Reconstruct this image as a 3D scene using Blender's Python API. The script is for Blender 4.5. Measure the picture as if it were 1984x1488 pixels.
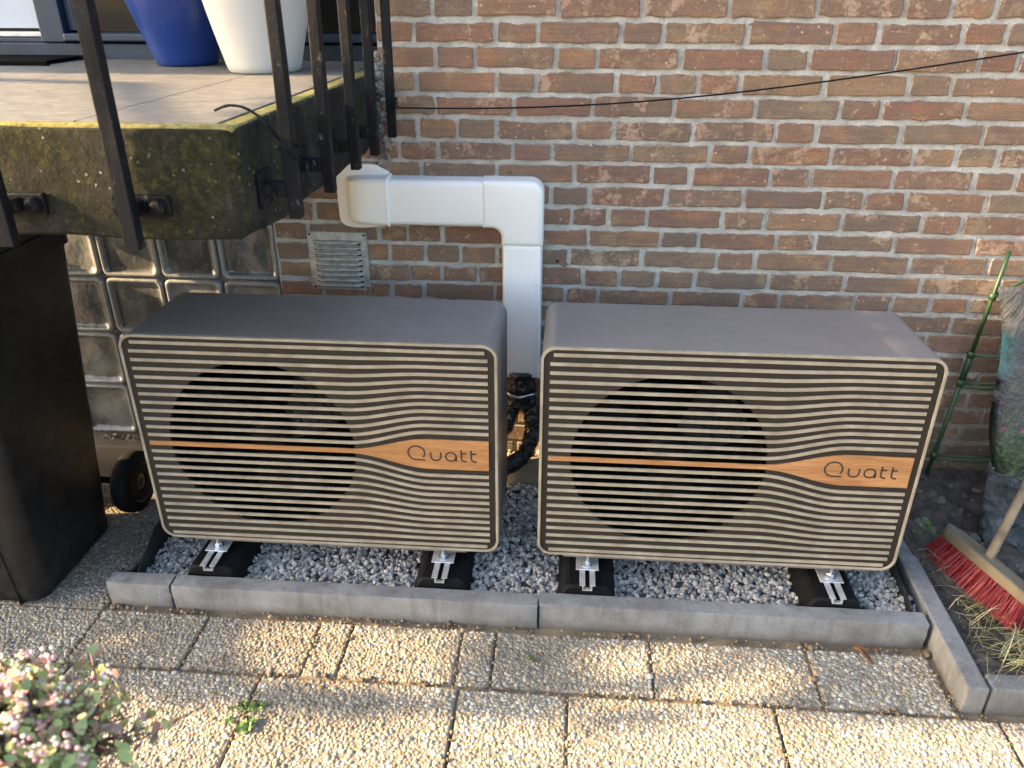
import bpy, bmesh, math, random
import numpy as np
from mathutils import Vector, Matrix
random.seed(7)
rng = np.random.default_rng(7)
R = math.radians
sc = bpy.context.scene
for o in list(bpy.data.objects):
    bpy.data.objects.remove(o)

# ------------------------------------------------------------------ camera
PITCH, YAW, ROLL = R(-26.675), R(4.312), R(0.091)
fwd = Vector((-math.sin(YAW)*math.cos(PITCH), math.cos(YAW)*math.cos(PITCH), math.sin(PITCH)))
rgt = Vector((math.cos(YAW), math.sin(YAW), 0))
upv = rgt.cross(fwd)
r2 = rgt*math.cos(ROLL)+upv*math.sin(ROLL)
u2 = upv*math.cos(ROLL)-rgt*math.sin(ROLL)
cd = bpy.data.cameras.new('camera')
cam = bpy.data.objects.new('camera', cd)
sc.collection.objects.link(cam)
CAMLOC = Vector((0.443, -2.331, 1.526))
cam.matrix_world = Matrix(((r2.x, u2.x, -fwd.x, CAMLOC.x), (r2.y, u2.y, -fwd.y, CAMLOC.y), (r2.z, u2.z, -fwd.z, CAMLOC.z), (0, 0, 0, 1)))
cd.sensor_width = 36
cd.lens = 36*1528.8/1984
cd.clip_start = .02
cd.clip_end = 300
cd.dof.use_dof = True
cd.dof.focus_distance = 2.05
cd.dof.aperture_fstop = 4.0
sc.camera = cam
# ------------------------------------------------------------------ light
SUN_EL, SUN_OFF = R(22), R(9)        # elevation; degrees in front of the wall plane, sun on the left
sdir = Vector((-math.cos(SUN_OFF)*math.cos(SUN_EL), -math.sin(SUN_OFF)*math.cos(SUN_EL), math.sin(SUN_EL)))
w = bpy.data.worlds.new('World')
sc.world = w
w.use_nodes = True
wn = w.node_tree
sky = wn.nodes.new('ShaderNodeTexSky')
sky.sky_type = 'NISHITA'
sky.sun_disc = False
sky.sun_elevation = SUN_EL
sky.sun_rotation = math.atan2(sdir.x, sdir.y)
sky.air_density = 1.0
sky.dust_density = 3.0
sky.ozone_density = 1.0
bg = wn.nodes['Background']
bg.inputs['Strength'].default_value = 0.15
wn.links.new(sky.outputs[0], bg.inputs['Color'])
ld = bpy.data.lights.new('sun', 'SUN')
ld.energy = 5.0
ld.angle = R(0.53)
ld.color = (1.0, .72, .40)
sun = bpy.data.objects.new('sun', ld)
sc.collection.objects.link(sun)
sun.location = sdir*20
sun.rotation_euler = sdir.to_track_quat('Z', 'Y').to_euler()
sc.view_settings.view_transform = 'Standard'
sc.view_settings.look = 'None'
sc.view_settings.gamma = 1
sc.view_settings.exposure = 2.3
sc.view_settings.use_curve_mapping = False
sc.cycles.use_denoising = True
sc.cycles.max_bounces = 8
sc.cycles.sample_clamp_indirect = 8

# ------------------------------------------------------------------ helpers
WL = {}

def ob(name, data, m=None, parent=None, loc=(0, 0, 0), **pr):
    o = bpy.data.objects.new(name, data)
    sc.collection.objects.link(o)
    loc = Vector(loc)
    WL[o] = loc
    if parent is not None:
        o.parent = parent
        o.location = loc-WL[parent]
    else:
        o.location = loc
    if m is not None and data is not None and not data.materials:
        data.materials.append(m)
    for k, v in pr.items():
        o[k] = v
    return o

def thing(name, loc, label, cat, group=None):
    o = ob(name, None, loc=loc, label=label, category=cat)
    o.empty_display_size = .1
    if group:
        o['group'] = group
    return o

def me(vf, smooth=False, name='mesh'):
    v, f = vf[0], vf[1]
    m = bpy.data.meshes.new(name)
    m.from_pydata([tuple(p) for p in v], [], [tuple(q) for q in f])
    if smooth:
        m.polygons.foreach_set('use_smooth', [True]*len(m.polygons))
    m.update()
    return m

def smooth_by_angle(m, ang=35):
    m.polygons.foreach_set('use_smooth', [True]*len(m.polygons))
    bm = bmesh.new(); bm.from_mesh(m)
    for e in bm.edges:
        if len(e.link_faces) == 2 and e.calc_face_angle(0) > R(ang):
            e.smooth = False
    bm.to_mesh(m); bm.free()
    return m

def join(parts):
    V, F = [], []
    for v, f in parts:
        n = len(V)
        V += [tuple(p) for p in v]
        F += [tuple(i+n for i in q) for q in f]
    return V, F

def bm_vf(bm):
    bm.verts.index_update()
    v = [tuple(x.co) for x in bm.verts]
    f = [tuple(x.index for x in q.verts) for q in bm.faces]
    bm.free()
    return v, f

def box(x0, x1, y0, y1, z0, z1, b=.002, seg=2):
    bm = bmesh.new()
    bmesh.ops.create_cube(bm, size=1)
    for v in bm.verts:
        v.co = ((x0+x1)/2+v.co.x*(x1-x0), (y0+y1)/2+v.co.y*(y1-y0), (z0+z1)/2+v.co.z*(z1-z0))
    if b > 0:
        bmesh.ops.bevel(bm, geom=list(bm.edges), offset=b, segments=seg, profile=.5, affect='EDGES')
    return bm_vf(bm)

def tube(path, r, seg=8, caps=True):
    P = [Vector(p) for p in path]
    n = len(P)
    rr_ = r if hasattr(r, '__len__') else [r]*n
    t0 = (P[1]-P[0]).normalized()
    a = t0.orthogonal().normalized()
    V, F = [], []
    for i in range(n):
        t = (P[min(i+1, n-1)]-P[max(i-1, 0)]).normalized()
        a = (a-t*a.dot(t)).normalized()
        b = t.cross(a)
        for k in range(seg):
            th = 2*math.pi*k/seg
            V.append(P[i]+(a*math.cos(th)+b*math.sin(th))*rr_[i])
    for i in range(n-1):
        for k in range(seg):
            k2 = (k+1) % seg
            F.append((i*seg+k, i*seg+k2, (i+1)*seg+k2, (i+1)*seg+k))
    if caps:
        F.append(tuple(range(seg-1, -1, -1)))
        F.append(tuple((n-1)*seg+k for k in range(seg)))
    return V, F

def sqbar(p0, p1, wx, wy, seg_noise=0):
    """square bar between two points, cross-section axes world X and Y"""
    V = []
    p0, p1 = Vector(p0), Vector(p1)
    n = 9
    for i in range(n):
        p = p0.lerp(p1, i/(n-1))
        for sx, sy in ((-1, -1), (1, -1), (1, 1), (-1, 1)):
            V.append((p.x+sx*wx/2+random.gauss(0, seg_noise), p.y+sy*wy/2+random.gauss(0, seg_noise), p.z))
    F = [(3, 2, 1, 0), tuple(4*(n-1)+k for k in range(4))]
    for i in range(n-1):
        for k in range(4):
            F.append((4*i+k, 4*i+(k+1) % 4, 4*i+4+(k+1) % 4, 4*i+4+k))
    return V, F

def rr(x0, x1, z0, z1, r, n=6):
    out = []
    for cx, cz, a0 in ((x1-r, z0+r, -90), (x1-r, z1-r, 0), (x0+r, z1-r, 90), (x0+r, z0+r, 180)):
        for i in range(n+1):
            a = R(a0+90*i/n)
            out.append((cx+r*math.cos(a), cz+r*math.sin(a)))
    return out

def inset(out, d):
    n = len(out); res = []
    for i in range(n):
        p0, p1, p2 = Vector(out[i-1]), Vector(out[i]), Vector(out[(i+1) % n])
        e1, e2 = (p1-p0), (p2-p1)
        if e1.length < 1e-9: e1 = e2
        if e2.length < 1e-9: e2 = e1
        e1.normalize(); e2.normalize()
        n1, n2 = Vector((-e1.y, e1.x)), Vector((-e2.y, e2.x))
        b = n1+n2
        b = b/max(b.length_squared, .3)*2 if b.length > 1e-6 else n1
        q = p1+b*d*(1.0)
        res.append((q.x, q.y))
    return res

def prism(out, yf, yb, bev=.0, seg=3, backcap=True):
    """outline (x,z) CCW seen from -Y, front face at yf (nearer camera), back at yb"""
    rings = [[(x, yb, z) for x, z in out]]
    if bev > 0:
        for i in range(seg+1):
            a = math.pi/2*i/seg
            ins = bev*(1-math.cos(a))
            y = yf+bev*(1-math.sin(a))
            rings.append([(x, y, z) for x, z in inset(out, ins)])
    else:
        rings.append([(x, yf, z) for x, z in out])
    n = len(out)
    V = [p for r_ in rings for p in r_]
    F = []
    for i in range(len(rings)-1):
        for k in range(n):
            k2 = (k+1) % n
            F.append((i*n+k, i*n+k2, (i+1)*n+k2, (i+1)*n+k))
    F.append(tuple((len(rings)-1)*n+k for k in range(n)))
    if backcap:
        F.append(tuple(range(n-1, -1, -1)))
    return V, F

def lathe(prof, seg=40, c=(0, 0, 0)):
    V, F = [], []
    for r_, z in prof:
        for k in range(seg):
            a = 2*math.pi*k/seg
            V.append((c[0]+r_*math.cos(a), c[1]+r_*math.sin(a), c[2]+z))
    for i in range(len(prof)-1):
        for k in range(seg):
            k2 = (k+1) % seg
            F.append((i*seg+k, i*seg+k2, (i+1)*seg+k2, (i+1)*seg+k))
    return V, F

def vnoise(x, y, seed=0):
    """value noise on arrays"""
    g = np.random.default_rng(seed).random((256, 256))
    xi, yi = np.floor(x).astype(int), np.floor(y).astype(int)
    fx, fy = x-xi, y-yi
    fx = fx*fx*(3-2*fx); fy = fy*fy*(3-2*fy)
    a, b = g[xi % 256, yi % 256], g[(xi+1) % 256, yi % 256]
    c, d = g[xi % 256, (yi+1) % 256], g[(xi+1) % 256, (yi+1) % 256]
    return (a*(1-fx)+b*fx)*(1-fy)+(c*(1-fx)+d*fx)*fy-.5

def fbm(x, y, sc_, oct_=4, seed=0, gain=.5):
    s, a = 0, 1.0
    for i in range(oct_):
        s = s+a*vnoise(x*sc_*2**i+17.3*i+900, y*sc_*2**i+5.1*i+900, seed+i)
        a *= gain
    return s

def grid(xs, ys, zf):
    X, Y = np.meshgrid(xs, ys)
    Z = zf(X, Y)
    V = np.stack([X.ravel(), Y.ravel(), Z.ravel()], 1)
    nx, ny = len(xs), len(ys)
    i = (np.arange(ny-1)[:, None]*nx+np.arange(nx-1)[None]).ravel()
    F = np.stack([i, i+1, i+nx+1, i+nx], 1)
    return V, F

def mesh_np(V, F, cols=None, smooth=True, name='mesh'):
    """big meshes: V (n,3), F (m,k), optional per-vertex colour"""
    m = bpy.data.meshes.new(name)
    nv, nf, k = len(V), len(F), F.shape[1]
    m.vertices.add(nv); m.vertices.foreach_set('co', V.astype(np.float32).ravel())
    m.loops.add(nf*k); m.loops.foreach_set('vertex_index', F.astype(np.int32).ravel())
    m.polygons.add(nf)
    m.polygons.foreach_set('loop_start', np.arange(0, nf*k, k, dtype=np.int32))
    m.polygons.foreach_set('use_smooth', np.full(nf, smooth))
    m.update(calc_edges=True)
    if cols is not None:
        at = m.color_attributes.new('Col', 'FLOAT_COLOR', 'POINT')
        c4 = np.ones((nv, 4), np.float32); c4[:, :3] = cols
        at.data.foreach_set('color', c4.ravel())
    m.validate()
    return m

def scatter(base_v, base_f, pos, scl, rot, cols):
    """many copies of a small shape: pos (n,3), scl (n,3), rot (n,3,3), cols (n,3)"""
    n, k = len(pos), len(base_v)
    V = np.einsum('nij,nkj->nki', rot, base_v[None]*scl[:, None, :])+pos[:, None, :]
    F = (base_f[None]+(np.arange(n)*k)[:, None, None]).reshape(-1, base_f.shape[1])
    C = np.repeat(cols[:, None, :], k, 1).reshape(-1, 3)
    return V.reshape(-1, 3), F, C

def rotz(a):
    c, s, z, o1 = np.cos(a), np.sin(a), np.zeros_like(a), np.ones_like(a)
    return np.stack([np.stack([c, -s, z], -1), np.stack([s, c, z], -1), np.stack([z, z, o1], -1)], -2)

def rand_rot(n):
    q = rng.normal(size=(n, 4)); q /= np.linalg.norm(q, axis=1)[:, None]
    w_, x, y, z = q.T
    return np.stack([np.stack([1-2*(y*y+z*z), 2*(x*y-z*w_), 2*(x*z+y*w_)], -1),
                     np.stack([2*(x*y+z*w_), 1-2*(x*x+z*z), 2*(y*z-x*w_)], -1),
                     np.stack([2*(x*z-y*w_), 2*(y*z+x*w_), 1-2*(x*x+y*y)], -1)], -2)

bmi = bmesh.new(); bmesh.ops.create_icosphere(bmi, subdivisions=1, radius=1)
ICO = bm_vf(bmi); ICOV, ICOF = np.array(ICO[0]), np.array(ICO[1])

# ------------------------------------------------------------------ materials
class K:
    def __init__(s, name, col=(.5, .5, .5), rough=.6, metal=0., spec=.5, **kw):
        s.m = bpy.data.materials.new(name); s.m.use_nodes = True
        s.t = s.m.node_tree; s.b = s.t.nodes['Principled BSDF']
        s.b.inputs['Base Color'].default_value = (*col, 1)
        s.b.inputs['Roughness'].default_value = rough
        s.b.inputs['Metallic'].default_value = metal
        s.b.inputs['Specular IOR Level'].default_value = spec
        for k, v in kw.items():
            s.b.inputs[k.replace('_', ' ')].default_value = v
        s._c = None
    def n(s, t, **kw):
        x = s.t.nodes.new(t)
        for k, v in kw.items(): setattr(x, k, v)
        return x
    def set(s, sock, v):
        if isinstance(v, bpy.types.NodeSocket): s.t.links.new(v, sock)
        elif hasattr(v, '__len__') and len(v) == 3 and sock.type == 'RGBA': sock.default_value = (*v, 1)
        else: sock.default_value = v
    def co(s, which='Object'):
        if s._c is None: s._c = s.n('ShaderNodeTexCoord')
        return s._c.outputs[which]
    def vec(s, scale=(1, 1, 1), rnd=False, which='Object'):
        mp = s.n('ShaderNodeMapping'); mp.inputs['Scale'].default_value = scale
        s.set(mp.inputs['Vector'], s.co(which))
        if rnd:
            oi = s.n('ShaderNodeObjectInfo')
            mu = s.n('ShaderNodeVectorMath', operation='SCALE')
            mu.inputs[0].default_value = (37, 53, 71)
            s.set(mu.inputs['Scale'], oi.outputs['Random'])
            s.set(mp.inputs['Location'], mu.outputs[0])
        return mp.outputs[0]
    def rnd(s):
        return s.n('ShaderNodeObjectInfo').outputs['Random']
    def noise(s, scale, detail=4, rough=.55, vec=None, dist=0):
        x = s.n('ShaderNodeTexNoise')
        x.inputs['Scale'].default_value = scale; x.inputs['Detail'].default_value = detail
        x.inputs['Roughness'].default_value = rough; x.inputs['Distortion'].default_value = dist
        s.set(x.inputs['Vector'], vec if vec is not None else s.co())
        return x.outputs['Fac']
    def voro(s, scale, vec=None, feature='F1', out='Distance'):
        x = s.n('ShaderNodeTexVoronoi', feature=feature); x.inputs['Scale'].default_value = scale
        s.set(x.inputs['Vector'], vec if vec is not None else s.co())
        return x.outputs[out]
    def ramp(s, fac, stops, interp='LINEAR'):
        x = s.n('ShaderNodeValToRGB'); cr = x.color_ramp; cr.interpolation = interp
        while len(cr.elements) < len(stops): cr.elements.new(.5)
        for e, (p, c) in zip(cr.elements, stops):
            e.position = p; e.color = (*c, 1) if hasattr(c, '__len__') else (c, c, c, 1)
        s.set(x.inputs[0], fac)
        return x.outputs[0]
    def mix(s, fac, a, b, mode='MIX'):
        x = s.n('ShaderNodeMix', data_type='RGBA', blend_type=mode)
        s.set(x.inputs['Factor'], fac); s.set(x.inputs[6], a); s.set(x.inputs[7], b)
        return x.outputs[2]
    def math(s, op, a, b=0.):
        x = s.n('ShaderNodeMath', operation=op); s.set(x.inputs[0], a); s.set(x.inputs[1], b)
        return x.outputs[0]
    def attr(s, name, out='Color'):
        x = s.n('ShaderNodeAttribute'); x.attribute_name = name
        return x.outputs[out]
    def sep(s, v=None):
        x = s.n('ShaderNodeSeparateXYZ'); s.set(x.inputs[0], v if v is not None else s.co())
        return x.outputs
    def col(s, c): s.set(s.b.inputs['Base Color'], c); return s
    def rough(s, v): s.set(s.b.inputs['Roughness'], v); return s
    def bump(s, h, strength=.5, dist=.002):
        x = s.n('ShaderNodeBump'); x.inputs['Strength'].default_value = strength; x.inputs['Distance'].default_value = dist
        s.set(x.inputs['Height'], h); s.set(s.b.inputs['Normal'], x.outputs[0]); return s

def m_brick():
    k = K('brick', rough=.88, spec=.25)
    v = k.vec(rnd=True)
    oi = k.n('ShaderNodeObjectInfo').outputs['Random']
    def rn(mul):     # further random numbers per brick
        return k.math('FRACT', k.math('MULTIPLY', oi, mul))
    base = k.ramp(rn(7.31), [(0, (.210, .112, .080)), (.12, (.265, .132, .086)), (.22, (.190, .132, .098)), (.33, (.235, .140, .096)), (.44, (.33, .158, .088)),
                       (.52, (.215, .150, .108)), (.62, (.260, .178, .112)), (.70, (.240, .124, .086)), (.80, (.182, .132, .102)), (.90, (.31, .188, .104)), (1, (.255, .134, .098))])
    n1 = k.noise(13, 6, .62, v)
    c = k.mix(k.ramp(n1, [(.36, 0), (.64, .9)]), base, k.mix(.7, base, (.175, .135, .098)))
    n2 = k.noise(10, 4, .55, k.vec((1, 1, 1.7), True))
    c = k.mix(k.ramp(n2, [(.55, 0), (.70, .5)]), c, (.40, .185, .080))
    n3 = k.noise(17, 4, .6, k.vec((1, 1, 1.2), True))
    c = k.mix(k.math('MULTIPLY', k.ramp(n3, [(.54, 0), (.66, .75)]), rn(13.7)), c, (.35, .255, .14))
    ns = k.noise(70, 3, .7, k.vec((.12, 1, 2.2), True))
    c = k.mix(k.ramp(ns, [(.35, .35), (.6, 0)]), c, (.10, .068, .052))
    fg = k.noise(260, 3, .7, v)
    c = k.mix(.55, c, k.mix(1., c, k.ramp(fg, [(.3, .62), (.7, 1.42)]), 'MULTIPLY'))
    # pale flaked patches, on some bricks more than others
    fl = k.noise(80, 8, .72, v, .3)
    msk = k.noise(15, 3, .5, k.vec((1.2, 1, 1), True))
    am = k.math('ADD', k.math('ADD', k.math('MULTIPLY', fl, .62), k.math('MULTIPLY', msk, .50)), k.math('MULTIPLY', k.math('SUBTRACT', rn(23.9), .5), .16))
    flk = k.ramp(am, [(.615, 0), (.690, 1)])
    c = k.mix(k.math('MULTIPLY', flk, .66), c, k.mix(rn(31.3), (.47, .29, .215), (.46, .34, .22)))
    sp = k.noise(75, 2, .5, v)
    c = k.mix(k.math('MULTIPLY', k.ramp(sp, [(.685, 0), (.72, .9)]), k.ramp(rn(41.1), [(.3, 0), (.5, 1)])), c, (.56, .38, .27))
    wh = k.noise(11, 7, .75, k.vec((1, 1, 1.2), True))
    c = k.mix(k.ramp(wh, [(.73, 0), (.80, .75)]), c, (.58, .51, .46))
    rim = k.attr('rim', 'Fac')
    rn_ = k.noise(95, 4, .65, v)
    c = k.mix(k.ramp(k.math('ADD', k.math('MULTIPLY', rim, .50), k.math('MULTIPLY', rn_, .75)), [(.74, 0), (.86, .9)]), c, (.47, .45, .41))
    # algae stain low on the wall
    wz = k.sep(k.n('ShaderNodeNewGeometry').outputs['Position'])[2]
    st = k.math('MULTIPLY', k.ramp(wz, [(.12, 1), (.50, 0)]), k.ramp(k.noise(6, 3, .6, v), [(.3, .15), (.7, .5)]))
    c = k.mix(st, c, (.125, .105, .060))
    k.col(c)
    h = k.math('ADD', k.math('MULTIPLY', k.noise(160, 5, .7, v), .7), k.math('ADD', k.math('MULTIPLY', flk, -.5), k.math('MULTIPLY', k.noise(40, 4, .6, v), 1.0)))
    k.bump(h, .85, .004)
    return k.m

def m_mortar(name='mortar', col=(.46, .435, .385)):
    k = K(name, rough=.95, spec=.2)
    n = k.noise(18, 5, .6)
    c = k.ramp(n, [(.3, tuple(x*.72 for x in col)), (.5, col), (.7, tuple(min(1, x*1.18) for x in col))])
    c = k.mix(k.ramp(k.noise(190, 3, .6), [(.32, .5), (.45, 0)]), c, tuple(x*.45 for x in col))
    wz = k.sep()[2]
    c = k.mix(k.math('MULTIPLY', k.ramp(wz, [(.1, .75), (.5, 0)]), k.ramp(k.noise(5, 3), [(.3, .5), (.7, 1)])), c, (.12, .10, .06))
    k.col(c)
    k.bump(k.math('ADD', k.noise(130, 6, .7), k.math('MULTIPLY', k.noise(35, 3), 1.2)), .9, .004)
    return k.m

def m_concrete(name, col, stain=.75, scale=1., rough=.9):
    k = K(name, rough=rough, spec=.3)
    n = k.noise(7*scale, 6, .65)
    c = k.ramp(n, [(.28, tuple(x*stain for x in col)), (.5, col), (.72, tuple(min(1, x*1.18) for x in col))])
    c = k.mix(k.ramp(k.noise(240*scale, 2, .5), [(.32, .55), (.42, 0)]), c, tuple(x*.5 for x in col))
    c = k.mix(k.ramp(k.noise(90*scale, 3, .6), [(.66, 0), (.72, .5)]), c, tuple(min(1, x*1.7) for x in col))
    k.col(c)
    k.bump(k.math('ADD', k.noise(210*scale, 4, .65), k.math('MULTIPLY', k.noise(30*scale, 3), .7)), .5, .002)
    return k.m

def m_vcol(name, rough=.8, bump=.3, bscale=300, var=.35):
    k = K(name, rough=rough, spec=.3)
    n = k.noise(bscale*.7, 3, .6)
    c = k.mix(var, k.attr('Col'), k.mix(1.0, k.attr('Col'), k.ramp(n, [(.3, .55), (.7, 1.25)]), 'MULTIPLY'))
    k.col(c).bump(k.noise(bscale, 3, .6), bump, .001)
    return k.m

def m_slab():
    k = K('mossy_concrete', rough=.95, spec=.2)
    x, y, z = k.sep()
    n = k.noise(9, 6, .68)
    c = k.ramp(n, [(.3, (.007, .0065, .006)), (.5, (.016, .015, .013)), (.72, (.042, .038, .033))])
    streak = k.noise(11, 4, .6, k.vec((1, 1, .16)))
    moss = k.math('MULTIPLY', k.ramp(k.noise(5, 5, .65, k.vec((1, 1, .6))), [(.42, 0), (.55, 1)]), k.ramp(streak, [(.35, .2), (.62, 1)]))
    mossc = k.ramp(k.noise(60, 5, .7), [(.32, (.008, .008, .003)), (.52, (.030, .029, .008)), (.72, (.090, .082, .022))])
    front = k.ramp(k.math('MULTIPLY', k.sep(k.n('ShaderNodeNewGeometry').outputs['Normal'])[1], -1.), [(.3, .45), (.7, 1)])
    c = k.mix(k.math('MULTIPLY', moss, front), c, mossc)
    lich = k.math('MULTIPLY', k.ramp(k.voro(62), [(.14, 1), (.20, 0)]), k.ramp(k.noise(16, 4), [(.50, 0), (.56, 1)]))
    c = k.mix(k.math('MULTIPLY', lich, k.ramp(k.noise(140, 3, .6), [(.4, .1), (.6, .8)])), c, (.30, .30, .24))
    c = k.mix(.8, c, k.mix(1., c, k.ramp(k.noise(150, 6, .75), [(.3, .35), (.7, 1.7)]), 'MULTIPLY'))
    drip = k.noise(26, 5, .65, k.vec((1, 1, .07)))
    c = k.mix(k.ramp(drip, [(.52, 0), (.68, .75)]), c, (.008, .008, .009))
    l2 = k.ramp(k.noise(34, 6, .8), [(.685, 0), (.73, 1)])
    c = k.mix(l2, c, (.38, .38, .28))
    k.col(c)
    k.bump(k.math('ADD', k.noise(120, 6, .7), k.math('MULTIPLY', lich, .6)), .9, .004)
    return k.m

def m_tile():
    k = K('terrace_tile', rough=.55, spec=.35)
    v = k.vec((.55, 1, 1))
    c = k.ramp(k.noise(40, 7, .75, v), [(.3, (.105, .096, .082)), (.5, (.160, .147, .124)), (.68, (.235, .215, .180))])
    c = k.mix(k.ramp(k.noise(160, 4, .7), [(.62, 0), (.68, .6)]), c, (.36, .33, .27))
    k.col(c).bump(k.noise(70, 5, .6, v), .4, .002)
    return k.m

def m_wood_band():
    k = K('wood_veneer', rough=.5, spec=.3)
    v = k.vec((1.1, 1, 14))
    d = k.noise(3.2, 5, .6, k.vec((.8, 1, 8)), .8)
    c = k.ramp(d, [(.25, (.18, .082, .030)), (.40, (.30, .145, .058)), (.55, (.38, .19, .078)), (.75, (.46, .25, .11))])
    c = k.mix(k.ramp(k.noise(40, 4, .7, k.vec((.35, 1, 9))), [(.32, .8), (.52, 0)]), c, (.17, .070, .022))
    c = k.mix(k.ramp(k.noise(7, 4, .6, v), [(.62, 0), (.8, .4)]), c, (.68, .40, .19))
    k.col(c).bump(k.noise(90, 3, .6, k.vec((.2, 1, 6))), .15, .001)
    return k.m

def m_slat():
    k = K('slat_stone_print', rough=.6, spec=.35)
    c = k.ramp(k.noise(16, 4, .65), [(.3, (.205, .175, .126)), (.5, (.275, .238, .176)), (.7, (.34, .30, .228))])
    pit = k.math('MULTIPLY', k.ramp(k.noise(210, 3, .6), [(.62, 0), (.68, 1)]), k.ramp(k.noise(14, 3, .6), [(.50, 0), (.6, 1)]))
    c = k.mix(k.math('MULTIPLY', pit, .75), c, (.12, .10, .075))
    c = k.mix(k.ramp(k.noise(45, 4, .7, k.vec((1, 1, .5))), [(.56, 0), (.7, .35)]), c, (.26, .22, .17))
    k.col(c)
    return k.m

def m_plain(name, col, rough=.5, bump=0, bscale=200, var=0., vscale=8, **kw):
    k = K(name, col, rough, **kw)
    if var:
        k.col(k.ramp(k.noise(vscale, 5, .6), [(.3, tuple(x*(1-var) for x in col)), (.7, tuple(min(1, x*(1+var)) for x in col))]))
    if bump:
        k.bump(k.noise(bscale, 4, .6), bump, .001)
    return k.m

def m_bar():
    k = K('painted_iron', rough=.55, spec=.5)
    n = k.noise(30, 6, .7, k.vec((1, 1, .35)))
    c = k.ramp(n, [(.3, (.0025, .003, .0045)), (.6, (.006, .006, .007)), (.78, (.022, .020, .018))])
    c = k.mix(k.ramp(k.noise(70, 5, .75, k.vec((1, 1, .4))), [(.60, 0), (.70, .85)]), c, (.13, .12, .105))
    c = k.mix(k.ramp(k.noise(26, 4, .7), [(.70, 0), (.76, .8)]), c, (.16, .06, .025))
    k.col(c).bump(k.noise(90, 5, .7), .6, .002)
    k.rough(k.ramp(n, [(.3, .45), (.7, .85)])); k.b.inputs['Specular IOR Level'].default_value = .18
    return k.m

def m_glassblock():
    k = K('block_glass', rough=.1, spec=.6)
    v = k.vec(rnd=True)
    n = k.noise(5, 5, .6, v, .3)
    c = k.ramp(n, [(.3, (.03, .032, .032)), (.5, (.085, .088, .086)), (.72, (.27, .27, .255))])
    c = k.mix(k.ramp(k.noise(240, 2, .5, v), [(.66, 0), (.72, .6)]), c, (.42, .40, .35))
    rim = k.attr('rim', 'Fac')
    c = k.mix(rim, c, (.27, .27, .26))
    k.col(c)
    k.b.inputs['Coat Weight'].default_value = .35
    k.b.inputs['Coat Roughness'].default_value = .04
    k.rough(k.ramp(k.noise(50, 4, .6, v), [(.3, .08), (.7, .35)]))
    k.bump(k.noise(26, 2, .5, v, 1.2), .25, .008)
    return k.m

def m_soil():
    k = K('soil', rough=1., spec=.15)
    c = k.ramp(k.noise(20, 6, .7), [(.3, (.035, .030, .025)), (.52, (.090, .075, .063)), (.75, (.17, .145, .12))])
    k.col(c).bump(k.noise(90, 6, .75), 1., .008)
    return k.m

def m_old_wood(name, col, stretch=(1, 1, 1)):
    k = K(name, rough=.85, spec=.25)
    v = k.vec(stretch)
    c = k.ramp(k.noise(14, 5, .65, v), [(.3, tuple(x*.45 for x in col)), (.5, col), (.72, tuple(x*1.35 for x in col))])
    c = k.mix(k.ramp(k.noise(9, 5, .7), [(.55, 0), (.75, .6)]), c, (.06, .05, .035))
    k.col(c).bump(k.noise(60, 4, .6, v), .5, .002)
    return k.m

def m_bag():
    k = K('printed_plastic', rough=.28, spec=.55)
    x, y, z = k.sep()
    g = k.ramp(k.noise(9, 5, .7), [(.3, (.012, .024, .014)), (.5, (.035, .06, .032)), (.7, (.10, .14, .075))])
    d = k.ramp(k.noise(14, 5, .7), [(.3, (.025, .025, .024)), (.7, (.085, .083, .079))])
    c = k.mix(k.ramp(k.math('ADD', z, k.math('MULTIPLY', k.noise(7, 4), .25)), [(.42, 0), (.56, 1)]), g, d)
    lv = k.voro(55, k.vec((1, 1, .6)), 'F1', 'Color')
    g = k.mix(k.ramp(k.voro(55, k.vec((1, 1, .6))), [(.15, .75), (.45, 0)]), g, k.mix(k.sep(lv)[0], (.03, .075, .02), (.13, .19, .07)))
    c = k.mix(k.ramp(k.math('ADD', z, k.math('MULTIPLY', k.noise(7, 4), .25)), [(.42, 0), (.56, 1)]), g, d)
    fl = k.math('MULTIPLY', k.ramp(k.math('ADD', k.voro(30), k.math('MULTIPLY', k.noise(90, 4, .7), .5)), [(.42, .85), (.52, 0)]), k.ramp(k.noise(11, 3), [(.50, 0), (.56, 1)]))
    flz = k.math('MULTIPLY', fl, k.ramp(z, [(.30, 0), (.34, 1), (.48, 1), (.52, 0)]))
    c = k.mix(flz, c, (.36, .085, .22))
    c = k.mix(k.ramp(z, [(.15, .6), (.24, 0)]), c, (.14, .15, .15))
    le = k.ramp(k.math('SUBTRACT', x, 1.2), [(.50, 1), (.54, 0)])
    c = k.mix(k.math('MULTIPLY', le, k.ramp(z, [(.50, 0), (.53, 1), (.62, 1), (.66, 0)])), c, k.mix(k.ramp(k.noise(30, 3), [(.45, 0), (.6, 1)]), (.02, .09, .085), (.05, .15, .14)))
    c = k.mix(k.math('MULTIPLY', le, k.ramp(z, [(.20, 1), (.50, 1), (.53, 0)])), c, (.012, .013, .018))
    k.col(c)
    cr = k.math('ADD', k.noise(16, 4, .6, k.vec((1, 1, .5)), 1.5), k.math('MULTIPLY', k.noise(55, 3, .6), .35))
    k.bump(cr, .6, .02)
    return k.m

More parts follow.
